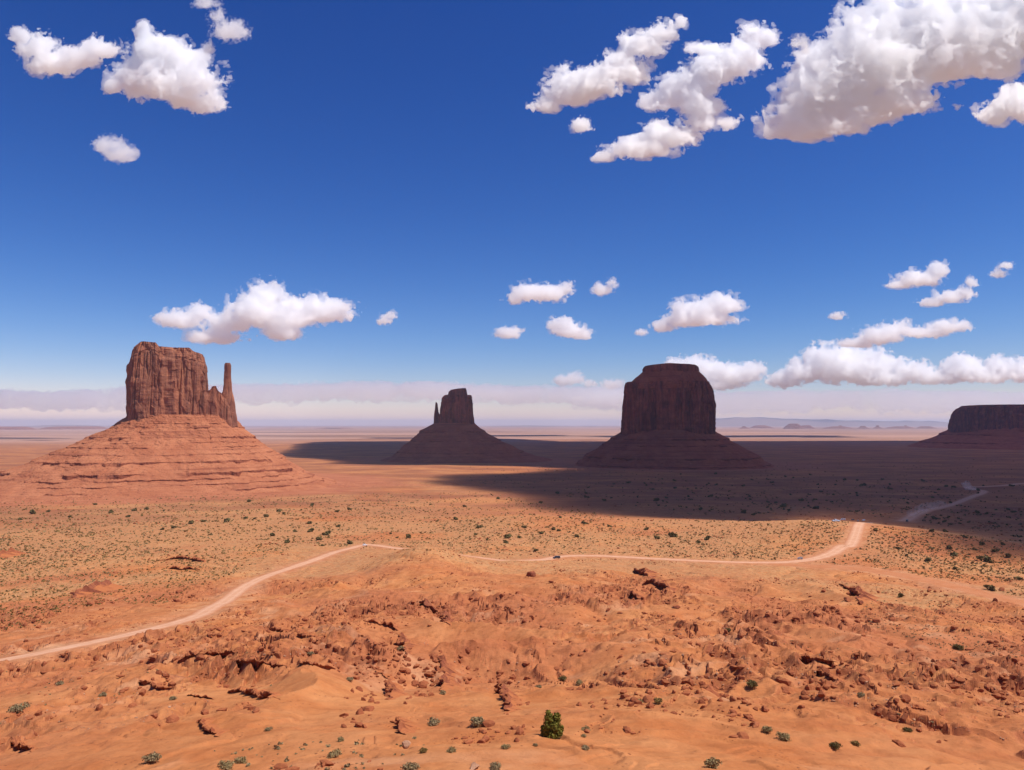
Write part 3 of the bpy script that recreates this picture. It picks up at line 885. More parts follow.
def cloud(label, blobs, base_alt=3400.0, vox=0.85, wisp=0.58, dens=0.125, seed=0, Y=None, flat=0.6, depth=1.0, name='cloud', lump=1.0, fringe=0.065, lean=0.22, Lk=0.75):
    B = np.array(blobs, float)
    if Y is None:
        low = (B[:, 1] + 0.7 * B[:, 3]).max()
        r = ray(512.0, low)
        Y = base_alt * r[1] / r[2]
    s = Y / F
    pad = 8
    rm = np.sqrt(B[:, 2] * B[:, 3])
    x0, x1 = (B[:, 0] - B[:, 2] * 1.5).min() - pad, (B[:, 0] + B[:, 2] * 1.5).max() + pad
    z0, z1 = (B[:, 1] - B[:, 3] * 1.5).min() - pad, (B[:, 1] + B[:, 3] * 1.25).max() + pad
    dr = (rm * depth * 1.15).max() + pad + lean * np.abs(B[:, 1] - B[:, 1].mean()).max()
    gx = np.arange(x0, x1, vox); gz = np.arange(z0, z1, vox); gd = np.arange(-dr, dr, vox * 1.25)
    X, D, Z = np.meshgrid(gx.astype(np.float32), gd.astype(np.float32), gz.astype(np.float32), indexing='ij')
    Fd = np.full(X.shape, -3.0, np.float32)
    rs = np.random.default_rng(seed + 100)
    acc = np.zeros_like(X)
    for (bx, by, rx, ry) in B:
        off = rs.uniform(-0.3, 0.3) * math.sqrt(rx * ry) + lean * (B[:, 1].mean() - by)
        up = np.where(Z < by, 1.0, flat)            # flatter undersides
        q = ((X - bx) / rx) ** 2 + ((Z - by) / (ry * up)) ** 2 + ((D - off) / (math.sqrt(rx * ry) * depth)) ** 2
        acc += np.exp(-2.2 * q)
        Fd = np.maximum(Fd, 1 - np.sqrt(q))
    soft = np.log(acc + 1e-6) / 2.2 * 0.5 + 0.5
    Fd = np.maximum(Fd, np.minimum(soft, 0.9))
    mk_ = Fd > -0.85
    full = np.full(Fd.shape, -1, np.float32)
    X, D, Z, Fd = X[mk_], D[mk_], Z[mk_], Fd[mk_]
    size = float(np.median(rm))
    L = size * Lk
    bill = np.zeros_like(X); a = 1.0; nn = 0; sc = 1.0 / L
    sd = seed * 31 + 5
    xx, yy_, zz_ = X * sc, D * sc, Z * sc
    for k in range(5):
        bill += a * (1 - 2.4 * np.abs(noise3(xx, yy_, zz_, sd + k)))
        nn += a; a *= 0.56
        xx, yy_, zz_ = (xx * 0.8 - yy_ * 0.6) * 2.1 + 3.1, (xx * 0.6 + yy_ * 0.8) * 2.1 + 1.7, zz_ * 2.1 + 9.2
        if L / (2.1 ** k) < vox * 1.6: break
    bill /= nn
    wl = fbm3(X / (L * 1.6) + 3, D / (L * 1.6), Z / (L * 1.6), 3, sd + 40)
    hf = fbm3(X / (L * 0.42), D / (L * 0.42), Z / (L * 0.42), 4, sd + 60, 0.65)
    rag = sstep(0.0, 0.3, noise3(X / (L * 1.3), D / (L * 1.3), Z / (L * 1.3), sd + 80) + 0.12)      # which flanks are frayed
    field = Fd + lump * 0.68 * bill + wisp * wl + wisp * (0.6 + 1.4 * rag) * hf - 0.24
    full[mk_] = field; field = full.copy()
    field[[0, -1]] = -1; field[:, [0, -1]] = -1; field[:, :, [0, -1]] = -1
    Vn, Q = surface_nets(field)
    px = x0 + Vn[:, 0] * vox
    dp = -dr + Vn[:, 1] * vox * 1.25
    py = z0 + Vn[:, 2] * vox
    p = at_depth(px, py, Y + dp * s)
    cen = p.mean(0)
    m = vol_mat('cloud_vapour', 1.9 * dens / s, (0.9997, 0.9995, 0.9995), 0.45)
    o = mk(name, p - cen, Q, m)
    o.location = cen
    tag(o, label, 'cloud', 'white cumulus clouds in the blue sky')
    if fringe:       # thin torn vapour round the body
        fw = Fd + 0.9 * wl + 1.5 * fbm3(X / (L * 0.75) + 11, D / (L * 0.75), Z / (L * 0.6), 5, sd + 90, 0.62) + 0.06
        full[mk_] = fw; fw = full
        fw[[0, -1]] = -1; fw[:, [0, -1]] = -1; fw[:, :, [0, -1]] = -1
        Vn, Q = surface_nets(fw)
        p = at_depth(x0 + Vn[:, 0] * vox, z0 + Vn[:, 2] * vox, Y + (-dr + Vn[:, 1] * vox * 1.25) * s)
        mk('wisps', p - cen, Q, vol_mat('thin_vapour', fringe / s, (0.9995, 0.999, 0.999), 0.0), o)
    return o


CL = [
    ('ragged white cloud near the top left corner', [(20, 37, 11, 8), (36, 48, 16, 14), (54, 64, 22, 15), (78, 60, 18, 12), (98, 50, 15, 11)], {}),
    ('plump white cloud second from the top left corner', [(142, 34, 7, 10), (157, 60, 27, 20), (150, 84, 28, 22), (178, 82, 32, 24), (196, 103, 22, 14), (112, 88, 7, 9)], {}),
    ('thin wispy cloud at the top edge left of the middle', [(206, 4, 10, 7), (217, 17, 9, 10), (229, 33, 15, 11), (210, 50, 6, 8)], dict(wisp=0.75, dens=0.05, fringe=0.03)),
    ('small puff of cloud below the plump top left cloud', [(109, 146, 12, 9), (119, 156, 14, 9), (133, 153, 6, 6)], dict(wisp=0.75, dens=0.05, fringe=0.03)),
    ('long slanting cloud at top centre, left one of the two', [(546, 107, 12, 8), (572, 90, 22, 19), (598, 86, 22, 17), (624, 72, 22, 17), (644, 47, 20, 14), (662, 36, 15, 11), (682, 24, 6, 9)], {}),
    ('ladder-like double cloud at top centre, right one of the two', [(754, 40, 17, 14), (738, 62, 21, 18), (714, 74, 25, 17), (688, 90, 27, 15), (660, 104, 20, 10), (702, 50, 18, 7), (700, 110, 22, 12), (702, 124, 24, 12), (672, 136, 28, 13), (640, 150, 27, 11), (602, 158, 10, 6)], dict(vox=0.95)),
    ('tiny cloud scrap under the slanting top centre cloud', [(580, 127, 10, 8)], {}),
    ('largest cloud, reaching into the top right corner', [(782, 130, 18, 12), (800, 116, 28, 20), (822, 96, 32, 26), (846, 76, 38, 33), (868, 48, 36, 34), (886, 18, 22, 22), (902, 70, 42, 34), (934, 58, 42, 34), (964, 40, 48, 40), (1004, 30, 50, 42), (985, 70, 28, 14), (1040, 10, 42, 42), (860, 112, 32, 18), (838, 124, 30, 15), (802, 132, 28, 12), (908, 104, 32, 15), (770, 136, 10, 6)], dict(vox=1.3, wisp=0.35, dens=0.085, lean=0.3)),
    ('cloud cut by the right edge below the largest cloud', [(993, 116, 15, 13), (1012, 106, 17, 18), (1032, 110, 20, 18)], {}),
    ('thin wisp between the double cloud and the largest cloud', [(799, 44, 10, 8), (806, 52, 5, 5)], dict(wisp=0.8, dens=0.04, fringe=0.03)),
    ('puffy cloud floating above the sunlit butte', [(180, 321, 18, 9), (202, 312, 14, 9), (226, 325, 20, 11), (216, 338, 22, 7), (264, 299, 20, 14), (252, 314, 26, 14), (298, 305, 22, 10), (322, 313, 25, 12), (284, 321, 28, 10), (282, 334, 16, 8)], dict(vox=1.0)),
    ('tiny puff right of the cloud above the sunlit butte', [(385, 321, 7, 6), (391, 316, 5, 5)], dict(vox=0.7)),
    ('flat little cloud over the thumbed butte, larger one', [(515, 299, 10, 6), (530, 294, 16, 9), (550, 295, 16, 10), (564, 290, 9, 8)], dict(vox=0.8)),
    ('small tilted puff right of the flat little cloud', [(602, 291, 9, 6), (611, 284, 7, 6)], dict(vox=0.7)),
    ('low broken cloud below the flat little cloud', [(558, 325, 13, 7), (572, 333, 16, 7), (582, 337, 9, 4)], dict(vox=0.8)),
    ('small cloud left of the low broken cloud', [(508, 334, 11, 6), (516, 331, 7, 4)], dict(vox=0.7)),
    ('bright cloud just above the blocky dark butte', [(664, 328, 12, 6), (680, 322, 16, 8), (700, 312, 22, 11), (723, 306, 15, 10), (706, 321, 24, 7)], dict(vox=0.8)),
    ('tiny cloud speck left of the cloud over the blocky butte', [(641, 333, 6, 4)], dict(vox=0.6)),
    ('smooth oval cloud high on the right below the corner cloud', [(900, 285, 11, 5), (920, 280, 20, 8), (939, 272, 10, 8)], dict(vox=0.8)),
    ('scrappy cloud right of the smooth oval cloud', [(934, 303, 12, 5), (950, 298, 14, 7), (966, 293, 9, 6), (973, 283, 6, 6)], dict(vox=0.8)),
    ('small slanted puff near the right edge', [(999, 275, 7, 5), (1007, 266, 6, 5)], dict(vox=0.7)),
    ('long thin cloud above the right horizon bank', [(855, 344, 14, 6), (880, 338, 19, 9), (897, 330, 16, 8), (922, 334, 20, 6), (946, 328, 18, 7), (961, 327, 8, 6)], dict(vox=0.9)),
    ('tiny cloud speck left of the long thin cloud', [(838, 317, 7, 4)], dict(vox=0.6, wisp=0.7)),
    ('towering cloud bank on the horizon left of the right mesa', [(785, 381, 14, 8), (806, 372, 16, 12), (828, 363, 20, 15), (818, 357, 11, 8), (846, 372, 24, 14), (842, 355, 12, 9), (872, 366, 18, 12), (868, 360, 10, 7), (880, 379, 30, 8), (912, 372, 19, 10), (936, 379, 24, 7), (962, 370, 19, 11), (958, 362, 9, 6), (985, 377, 22, 8), (1003, 367, 15, 9), (1030, 374, 26, 10), (1060, 378, 30, 9)], dict(vox=1.0, Y=52000, dens=0.12, lump=1.6, Lk=0.6, lean=0.3, wisp=0.7)),
    ('cloud rising behind the blocky dark butte', [(676, 366, 9, 7), (694, 367, 18, 10), (716, 374, 20, 10), (738, 376, 18, 9), (754, 371, 11, 8), (690, 386, 40, 6)], dict(vox=0.9, Y=52000, dens=0.12, lump=1.4, Lk=0.55, lean=0.3)),
    ('small puff on the long bank between the shaded buttes', [(563, 382, 8, 6), (576, 380, 10, 6), (590, 384, 6, 4), (612, 385, 11, 5)], dict(vox=0.8, Y=50000, dens=0.07)),
]
for k, (lab, bl, kw) in enumerate(CL):
    cloud(lab, bl, seed=k + 1, **kw)
# pale flat bank along the horizon
bank = [(x, 391 + 2.0 * math.sin(x * 0.013) + (6 if x < 130 else 0), 46, 6.8) for x in range(-140, 660, 31)]
cloud('long pale flat cloud bank low along the horizon', bank, seed=77, vox=1.8, wisp=0.55, dens=0.032, Y=60000, lean=0.0, flat=1.6, depth=1.6, lump=0.7, fringe=0)
bank2 = [(x, 399 + 1.5 * math.sin(x * 0.02), 70, 8) for x in range(640, 1160, 45)]
cloud('pale flat cloud layer under the right horizon clouds', bank2, seed=78, vox=2.0, wisp=0.4, dens=0.016, Y=60000, flat=1.6, depth=1.6, lump=0.6, fringe=0)

# overhead clouds (above the frame) that put the middle of the plain in shade
def in_poly(x, y, poly):
    c = np.zeros(x.shape, bool)
    n = len(poly)
    for i in range(n):
        (x0, y0), (x1, y1) = poly[i], poly[(i + 1) % n]
        if y0 == y1: continue
        c ^= ((y0 > y) != (y1 > y)) & (x < (x1 - x0) * (y - y0) / (y1 - y0) + x0)
    return c


def shade_cloud(label, polys, alt, seed, cell=24.0, warp=150.0, thick=260.0, holes=()):
    def proj(pts):
        pts = np.array(pts, float)
        q = []
        for a, b in zip(pts, np.roll(pts, -1, axis=0)):
            t = np.linspace(0, 1, 14, endpoint=False)[:, None]
            q.append(a + (b - a) * t)
        q = np.vstack(q)
        h = ground_hit(q[:, 0], q[:, 1])
        k = (alt - h[:, 2]) / SUN.z
        return h[:, :2] + np.array([SUN.x, SUN.y]) * k[:, None]
    PP = [proj(p) for p in polys]
    HH = [proj(p) for p in holes]
    al = np.vstack(PP)
    lo, hi = al.min(0) - 400, al.max(0) + 400
    gx = np.arange(lo[0], hi[0], cell); gy = np.arange(lo[1], hi[1], cell)
    X, Yg = np.meshgrid(gx, gy, indexing='ij')
    wx = X + warp * fbm2(X / 420.0, Yg / 420.0, 6, seed, 0.6); wy = Yg + warp * fbm2(X / 420.0 + 7, Yg / 420.0, 6, seed + 1, 0.6)
    m = np.zeros(X.shape, bool)
    for p in PP: m |= in_poly(wx, wy, p)
    for p in HH: m &= ~in_poly(wx, wy, p)
    f = m.astype(np.float32)
    for _ in range(2):
        for ax in (0, 1):
            f = (np.roll(f, 1, ax) + f + np.roll(f, -1, ax)) / 3
    gz = np.linspace(-1, 1, 13)
    rough = fbm2(X / 420.0, Yg / 420.0, 4, seed + 9)
    F3 = np.clip((f - 0.5) * 5, -1, 0.6)[:, :, None] * (1.0 + 0.35 * rough[:, :, None]) - 0.45 * np.where(gz > 0, gz, -1.3 * gz)[None, None, :] ** 2
    F3[[0, -1]] = -1; F3[:, [0, -1]] = -1; F3[:, :, [0, -1]] = -1
    Vn, Q = surface_nets(F3)
    Vw = np.stack([gx[0] + Vn[:, 0] * cell, gy[0] + Vn[:, 1] * cell, alt + (Vn[:, 2] / 6 - 1) * thick], -1)
    c = Vw.mean(0)
    o = mk('cloud', Vw - c, Q[:, ::-1], vol_mat('overhead_cloud_vapour', 0.0115, (0.99, 0.985, 0.98), 0.0))
    o.location = c
    tag(o, label, 'cloud', 'white cumulus clouds in the blue sky')
    return o


shade_cloud('broad overhead cloud that shades the dark buttes and middle plain',
            [[(280, 454), (318, 441.8), (420, 441.2), (500, 438.5), (556, 441.5), (620, 441.2), (700, 441.2), (900, 440.8), (1240, 440.5), (1240, 580), (1110, 556), (1024, 541), (985, 534), (945, 528), (900, 521), (866, 503), (832, 500), (800, 507), (768, 521), (735, 521), (700, 518.5), (660, 515.5), (625, 511), (590, 506),
              (555, 500), (525, 496), (500, 493), (472, 488), (455, 482), (490, 475.5), (540, 472.5), (585, 469.5), (560, 468.5), (520, 466.5), (450, 466), (380, 465), (330, 460)]],
            5000.0, 3, holes=[[(588, 465), (600, 461.5), (614, 462), (618, 466), (604, 468.5)]])

# ------------------------------------------------------------------ loose rocks and ledges
def rock_material(name, lo, hi, dust_=0.0):
    m = Mat(name, 0.95, 0.06)
    p = m.pos()
    c = m.mix(m.ramp(m.noise(p, 1.1, 7, 0.65), [(0.35, 0.0), (0.65, 1.0)]), lo, hi)
    c = m.mix(m.ramp(m.noise(m.pos((0.3, 0.3, 2.2)), 1.0, 4, 0.6), [(0.36, 0.5), (0.5, 0.0)]), c, tuple(x * 0.6 for x in lo))
    if dust_:
        ge = m.n('ShaderNodeNewGeometry')
        sx_ = m.n('ShaderNodeSeparateXYZ')
        m.l(ge.outputs['True Normal'], sx_.inputs[0])
        up = m.math('ADD', sx_.outputs['Z'], m.math('MULTIPLY', m.math('SUBTRACT', m.noise(p, 0.8, 5, 0.65), 0.5), 0.5))
        c = m.mix(m.ramp(up, [(0.62, 0.0), (0.88, dust_)]), c, (0.43, 0.145, 0.054))
    m.color(c)
    m.bump(m.noise(p, 3.0, 6, 0.7), 0.15, 0.8)
    return m.m


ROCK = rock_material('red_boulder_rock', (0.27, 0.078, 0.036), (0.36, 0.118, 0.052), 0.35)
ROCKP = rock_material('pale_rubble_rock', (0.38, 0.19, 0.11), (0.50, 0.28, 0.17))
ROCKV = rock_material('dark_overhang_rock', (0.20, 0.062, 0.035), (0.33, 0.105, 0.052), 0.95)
ROCKL = rock_material('red_ledge_rock', (0.26, 0.075, 0.035), (0.38, 0.13, 0.058), 0.95)


def rock_shape(seed, sub=2, sq=(1, 0.8, 0.62)):
    bm = bmesh.new()
    bmesh.ops.create_icosphere(bm, subdivisions=sub, radius=1.0)
    Vv = np.array([v.co[:] for v in bm.verts]); Ff = np.array([[v.index for v in f.verts] for f in bm.faces])
    bm.free()
    r = np.random.default_rng(seed)
    for _ in range(9):
        nrm = r.normal(size=3); nrm /= np.linalg.norm(nrm)
        c = r.uniform(0.45, 0.85)
        Vv = Vv - np.maximum(0, Vv @ nrm - c)[:, None] * nrm
    Vv = Vv * (1 + 0.12 * fbm3(Vv[:, 0] * 2, Vv[:, 1] * 2, Vv[:, 2] * 2, 3, seed))[:, None] * np.array(sq) * r.uniform(0.8, 1.2, 3)
    return Vv, Ff


def hitg(px, py):
    return ground_hit(np.atleast_1d(np.asarray(px, float)), np.atleast_1d(np.asarray(py, float)), ground_z)


def merge(protos, pts, rots, scl, name, mat, tilt=0.3, sink=0.0, rs=None):
    VV, FF, n = [], [], 0
    for i, (p, a, s) in enumerate(zip(pts, rots, scl)):
        v, f = protos[i % len(protos)]
        c, t = math.cos(a), math.sin(a)
        w = v * s
        x = w[:, 0] * c - w[:, 1] * t; y = w[:, 0] * t + w[:, 1] * c
        VV.append(np.stack([x + p[0], y + p[1], w[:, 2] + p[2] - sink * s], -1))
        FF.append(f + n); n += len(v)
    return mk(name, np.vstack(VV), np.vstack(FF), mat)


def ledge(pts, hpx, label, mat=ROCKV, deep=3.0, name='rock_ledge', seed=0):
    pl = hitg([p[0] for p in pts], [p[1] for p in pts])
    D0 = np.hypot(pl[:, 0], pl[:, 1]).mean()
    h = hpx * D0 / F
    L = catmull(pl, max(0.25, h * 0.22))
    n = len(L)
    rad = L[:, :2] / np.linalg.norm(L[:, :2], axis=1)[:, None]
    T = np.gradient(L[:, :2], axis=0); T /= np.linalg.norm(T, axis=1)[:, None] + 1e-9
    N = np.stack([-T[:, 1], T[:, 0]], -1)
    al_ = (N * rad).sum(1).mean()
    N *= (1 if al_ > 0 else -1) if abs(al_) > 0.55 else (1 if N[:, 0].mean() > 0 else -1)
    N = N + 0.2 * rad; N /= np.linalg.norm(N, axis=1)[:, None]
    s = np.linspace(0, 1, n)
    arc = np.concatenate([[0], np.cumsum(np.linalg.norm(np.diff(L[:, :2], axis=0), axis=1))]) / h
    hh = h * np.minimum(1, 0.15 + 4 * np.minimum(s, 1 - s)) * (1.0 + 0.45 * noise2(arc * 0.7, arc * 0, seed) + 0.3 * noise2(arc * 2.1, arc * 0, seed + 1))
    jog = h * (0.55 * noise2(arc * 0.5, arc * 0 + 3, seed + 2) + 0.35 * noise2(arc * 1.7, arc * 0 + 3, seed + 3))
    prof = [(deep, -0.6), (deep, -0.05), (deep * 0.62, 0.42), (0.55, 0.82), (0.12, 0.95), (-0.06, 0.86), (-0.10, 0.66), (0.16, 0.55), (0.62, 0.30), (0.85, 0.05), (0.8, -0.6)]
    A = []
    for k, (o, z) in enumerate(prof):
        r1 = noise2(arc * 1.3, arc * 0 + 0.35 * k, seed + 10) * 0.16
        r2 = noise2(arc * 2.6, arc * 0 + 0.5 * k, seed + 11) * (0.10 if k > 2 else 0.03)
        XY = L[:, :2] + N * ((o + r1 + r2) * hh + jog * (o < deep * 0.9))[:, None]
        gz = ground_z(XY[:, 0], XY[:, 1])
        Z = L[:, 2] + (z + r2) * hh
        if k == 1: Z = gz - 0.08 * hh
        if k == 2: Z = gz + 0.10 * hh
        if k == 3: Z = np.maximum(gz, L[:, 2] - 0.2 * hh) + (0.55 + r2) * hh
        if k in (0,): Z = np.minimum(Z, gz - 0.4 * hh)
        A.append(np.stack([XY[:, 0], XY[:, 1], Z], -1))
    A = np.array(A); m = len(prof)
    a, b = np.meshgrid(np.arange(m), np.arange(n - 1), indexing='ij')
    a2 = (a + 1) % m
    FF = np.stack([a * n + b, a * n + b + 1, a2 * n + b + 1, a2 * n + b], -1).reshape(-1, 4)
    o = mk(name, A.reshape(-1, 3), FF, mat)
    tag(o, label, 'rock ledge', 'rock ledges on the near slope')
    return o


LEDGES = [
    ([(68, 598), (80, 594.5), (92, 591.5), (104, 588.5), (115, 585.5)], 6.0, 'big dark overhanging ledge, largest at left, above the road'),
    ([(160, 561), (175, 559), (190, 560), (205, 562)], 2.6, 'thin ledge on the left flat, upper of the pair'),
    ([(168, 569), (182, 570), (200, 570)], 2.6, 'thin ledge on the left flat, lower of the pair'),
    ([(-10, 560), (2, 557), (12, 553)], 4.0, 'red ledge cut by the left edge above the road'),
    ([(178, 661), (198, 656), (218, 655), (236, 653)], 3.5, 'reddish knobbly ledge under the road at left'),
    ([(231, 663), (250, 664), (270, 666), (291, 668)], 4.0, 'knobbly red ledge in a row, middle piece left of centre'),
    ([(297, 664), (312, 666), (336, 669)], 3.5, 'knobbly red ledge in a row, right piece left of centre'),
    ([(138, 681), (148, 685), (158, 689.5), (172, 689), (186, 687)], 3.0, 'jagged thin ledge on the orange bank at left'),
    ([(186, 696), (200, 698), (215, 699)], 2.4, 'short thin ledge below the jagged one on the orange bank'),
    ([(197, 721), (203, 730), (210, 734), (217, 737)], 5.0, 'short dark steep ledge low at left'),
    ([(266, 628), (280, 632), (300, 637), (321, 641)], 3.2, 'red ledge slanting below the road bend'),
    ([(366, 621), (374, 625), (386, 628), (397, 631)], 5.0, 'blocky ledge heading the left gully, upper piece'),
    ([(397, 634), (400, 642), (403, 653)], 6.0, 'dark steep ledge in the left gully, under the blocky one'),
    ([(421, 604), (430, 608), (438, 612)], 6.0, 'dark ledge heading the right gully, topmost piece'),
    ([(438, 613), (443, 620), (447, 627)], 5.0, 'dark ledge in the right gully, second piece down'),
    ([(378, 670), (385, 678), (389, 688), (389, 700)], 6.0, 'dark steep ledge low in the left gully'),
    ([(441, 655), (443, 668), (442, 682), (441, 692)], 6.0, 'dark steep ledge low in the right gully'),
    ([(228, 691), (245, 695), (262, 699), (276, 700)], 5.0, 'rough red ledge above the lower left slope'),
    ([(634, 571), (640, 574), (648, 579)], 5.0, 'dark ledge on the knoll right of centre, upper one'),
    ([(642, 585), (652, 585), (660, 588), (669, 590)], 5.5, 'dark ledge on the knoll right of centre, lower one'),
    ([(628, 598), (634, 597), (641, 601)], 5.0, 'short dark ledge at the foot of the knoll right of centre'),
    ([(839, 584), (845, 589), (852, 594), (859, 602)], 6.0, 'dark slanting ledge below the faint track'),
    ([(800, 657), (815, 660), (838, 662)], 2.6, 'thin ledge on the right slope'),
    ([(934, 666), (948, 664), (963, 660)], 3.6, 'ledge near the right edge of the slope'),
    ([(818, 671), (830, 679), (842, 685)], 4.0, 'red slanting ledge on the right slope below the thin one'),
    ([(498, 688), (503, 696), (506, 704), (504, 714)], 6.0, 'dark steep rock rib left of the green juniper'),
    ([(393, 722), (399, 728), (402, 735)], 6.0, 'short dark ledge between the lower gullies'),
    ([(700, 690), (716, 692), (735, 690)], 4.0, 'low red ledge in the rubble right of the juniper'),
    ([(0, 744), (14, 746), (30, 752)], 4.0, 'red ledge at the lower left edge'),
]
for k, (p, hp, lab) in enumerate(LEDGES):
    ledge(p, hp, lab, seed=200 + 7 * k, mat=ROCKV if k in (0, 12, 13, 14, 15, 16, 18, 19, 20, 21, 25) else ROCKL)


def boulder(px, py, wpx, label, mat=ROCKV, seed=0, sq=(1, 0.8, 0.7), group='single boulders on the near slope'):
    p = hitg(px, py)[0]
    v, f = rock_shape(seed, 3, sq)
    s = 0.5 * wpx * np.linalg.norm(p) / F
    o = mk('boulder', v * s, f, mat)
    o.location = p + np.array([0, 0, 0.32 * s])
    o.rotation_euler = (0, 0, seed * 1.3)
    tag(o, label, 'boulder', group)
    return o


boulder(530, 576.5, 13, 'big dark cube-like boulder below the road at centre', seed=4, sq=(1, 0.75, 0.8))
boulder(551, 583, 6, 'small dark boulder right of the big cube-like one', seed=5)
boulder(847, 601, 8, 'dark boulder at the foot of the slanting ledge below the track', seed=6)
boulder(861, 604, 6, 'dark boulder right end of the slanting ledge below the track', seed=8)
boulder(676, 608, 8, 'dark boulder among the pale rubble right of the knoll', seed=9)
boulder(406, 747, 12, 'pinkish boulder on the sand at the bottom, left of centre', ROCKP, seed=12)
boulder(474, 769, 12, 'pale boulder at the bottom edge', ROCKP, seed=13)

PROT = [rock_shape(300 + k, 2) for k in range(8)]
PM = []
for k, (v, f) in enumerate(PROT):
    me_o = mk('boulder', v, f, ROCK)
    PM.append(me_o.data)
    bpy.data.objects.remove(me_o)
# (polygon in the picture, count, size range in metres, label, group, big share)
BANDS = [
    ([(365, 615), (398, 630), (404, 655), (390, 665), (395, 700), (372, 725), (345, 735), (338, 700), (352, 655)], 75, (0.25, 0.9), 'red boulder in the rubble of the left gully', 'boulders in the left gully'),
    ([(405, 640), (440, 650), (444, 690), (430, 705), (402, 705), (396, 670)], 60, (0.3, 1.05), 'red boulder heaped between the two gullies', 'boulders between the gullies'),
    ([(498, 686), (528, 700), (530, 715), (505, 718)], 14, (0.25, 0.6), 'red boulder beside the steep rib left of the juniper', 'boulders by the steep rib'),
    ([(600, 645), (640, 650), (700, 685), (770, 705), (760, 722), (700, 705), (640, 680)], 60, (0.2, 0.7), 'red boulder in the long rubble band right of the juniper', 'boulders in the right rubble band'),
    ([(820, 660), (900, 690), (965, 735), (940, 745), (860, 700)], 38, (0.2, 0.6), 'red boulder in the slanting rubble at lower right', 'boulders in the lower right rubble'),
    ([(450, 590), (520, 590), (620, 600), (600, 630), (480, 625)], 40, (0.4, 1.3), 'red boulder on the broken slope below the road at centre', 'boulders below the road at centre'),
]
def rand_in(poly, n, rs):
    P_ = np.array(poly, float); lo, hi = P_.min(0), P_.max(0)
    out = []
    while len(out) < n:
        q = rs.uniform(lo, hi, (n * 3, 2))
        out += list(q[in_poly(q[:, 0], q[:, 1], poly)])
    return np.array(out[:n])
rs = np.random.default_rng(5)
for poly, n, (s0, s1_), lab, grp in BANDS:
    q = rand_in(poly, n, rs)
    pts = hitg(q[:, 0], q[:, 1])
    for i, p in enumerate(pts):
        o = bpy.data.objects.new('boulder', PM[rs.integers(len(PM))])
        s = s0 + (s1_ - s0) * rs.random() ** 2.2
        o.location = (p[0], p[1], p[2] + 0.15 * s)
        o.scale = (s, s * rs.uniform(0.7, 1.1), s * rs.uniform(0.7, 1.15))
        o.rotation_euler = (rs.uniform(-0.4, 0.4), rs.uniform(-0.4, 0.4), rs.uniform(0, 6.28))
        COL.objects.link(o)
        tag(o, lab, 'boulder', grp)
# uncountable rubble
SM = [rock_shape(400 + k, 1 if k % 3 else 2, (1, 0.55 + 0.09 * (k % 5), 0.45 + 0.11 * (k % 6))) for k in range(12)]
def scatter_rubble(n, ylo, yhi, s0, s1_, mat, seed, name, lab, thresh):
    r = np.random.default_rng(seed)
    q = np.stack([r.uniform(-60, 1084, n * 4), r.uniform(ylo, yhi, n * 4)], -1)
    pts = hitg(q[:, 0], q[:, 1])
    a = fbm2(pts[:, 0] / 16.0, pts[:, 1] / 16.0, 4, seed + 3) + 0.5 * fbm2(pts[:, 0] / 60.0, pts[:, 1] / 60.0, 2, seed + 4)
    a = 0.55 * a + 1.1 * ground_z(pts[:, 0], pts[:, 1], GROUND_EDGE) - 0.2
    keep = (a > thresh) & (road_mask(pts[:, 0], pts[:, 1], 4.0) < 0.05)
    pts = pts[keep][:n]
    sc = (s0 + (s1_ - s0) * r.random(len(pts)) ** 6) * (0.6 + np.linalg.norm(pts, axis=1) / 220.0)
    o = merge(SM, pts, r.uniform(0, 6.28, len(pts)), sc, name, mat, sink=-0.1)
    tag(o, lab, None, None, 'stuff')
scatter_rubble(4500, 590, 772, 0.06, 0.80, ROCK, 21, 'red_rubble', 'red stones strewn over the near slope', 0.0)
scatter_rubble(7000, 505, 625, 0.12, 0.42, ROCK, 23, 'flat_rubble', 'red stones strewn over the flats', -0.02)
scatter_rubble(1500, 590, 740, 0.08, 0.26, ROCKP, 22, 'pale_rubble', 'pale stones strewn over the near slope', 0.16)

# ------------------------------------------------------------------ plants
def leaf_mat(name, lo, hi):
    m = Mat(name, 0.8, 0.15)
    p = m.pos()
    m.color(m.mix(m.ramp(m.noise(p, 2.5, 4, 0.6), [(0.3, 0.0), (0.7, 1.0)]), lo, hi))
    return m.m


LEAF_J = leaf_mat('juniper_leaves', (0.10, 0.095, 0.014), (0.22, 0.19, 0.03))
LEAF_D = leaf_mat('dark_bush_leaves', (0.100, 0.074, 0.022), (0.165, 0.125, 0.045))
LEAF_G = leaf_mat('grey_brush_leaves', (0.21, 0.15, 0.070), (0.34, 0.25, 0.13))
LEAF_T = leaf_mat('straw_tuft_blades', (0.24, 0.17, 0.07), (0.36, 0.26, 0.12))
LEAF_S = leaf_mat('scrub_leaves', (0.16, 0.10, 0.030), (0.29, 0.19, 0.062))
BARK = plain('grey_brown_bark', (0.16, 0.10, 0.065), 0.9, 0.1)


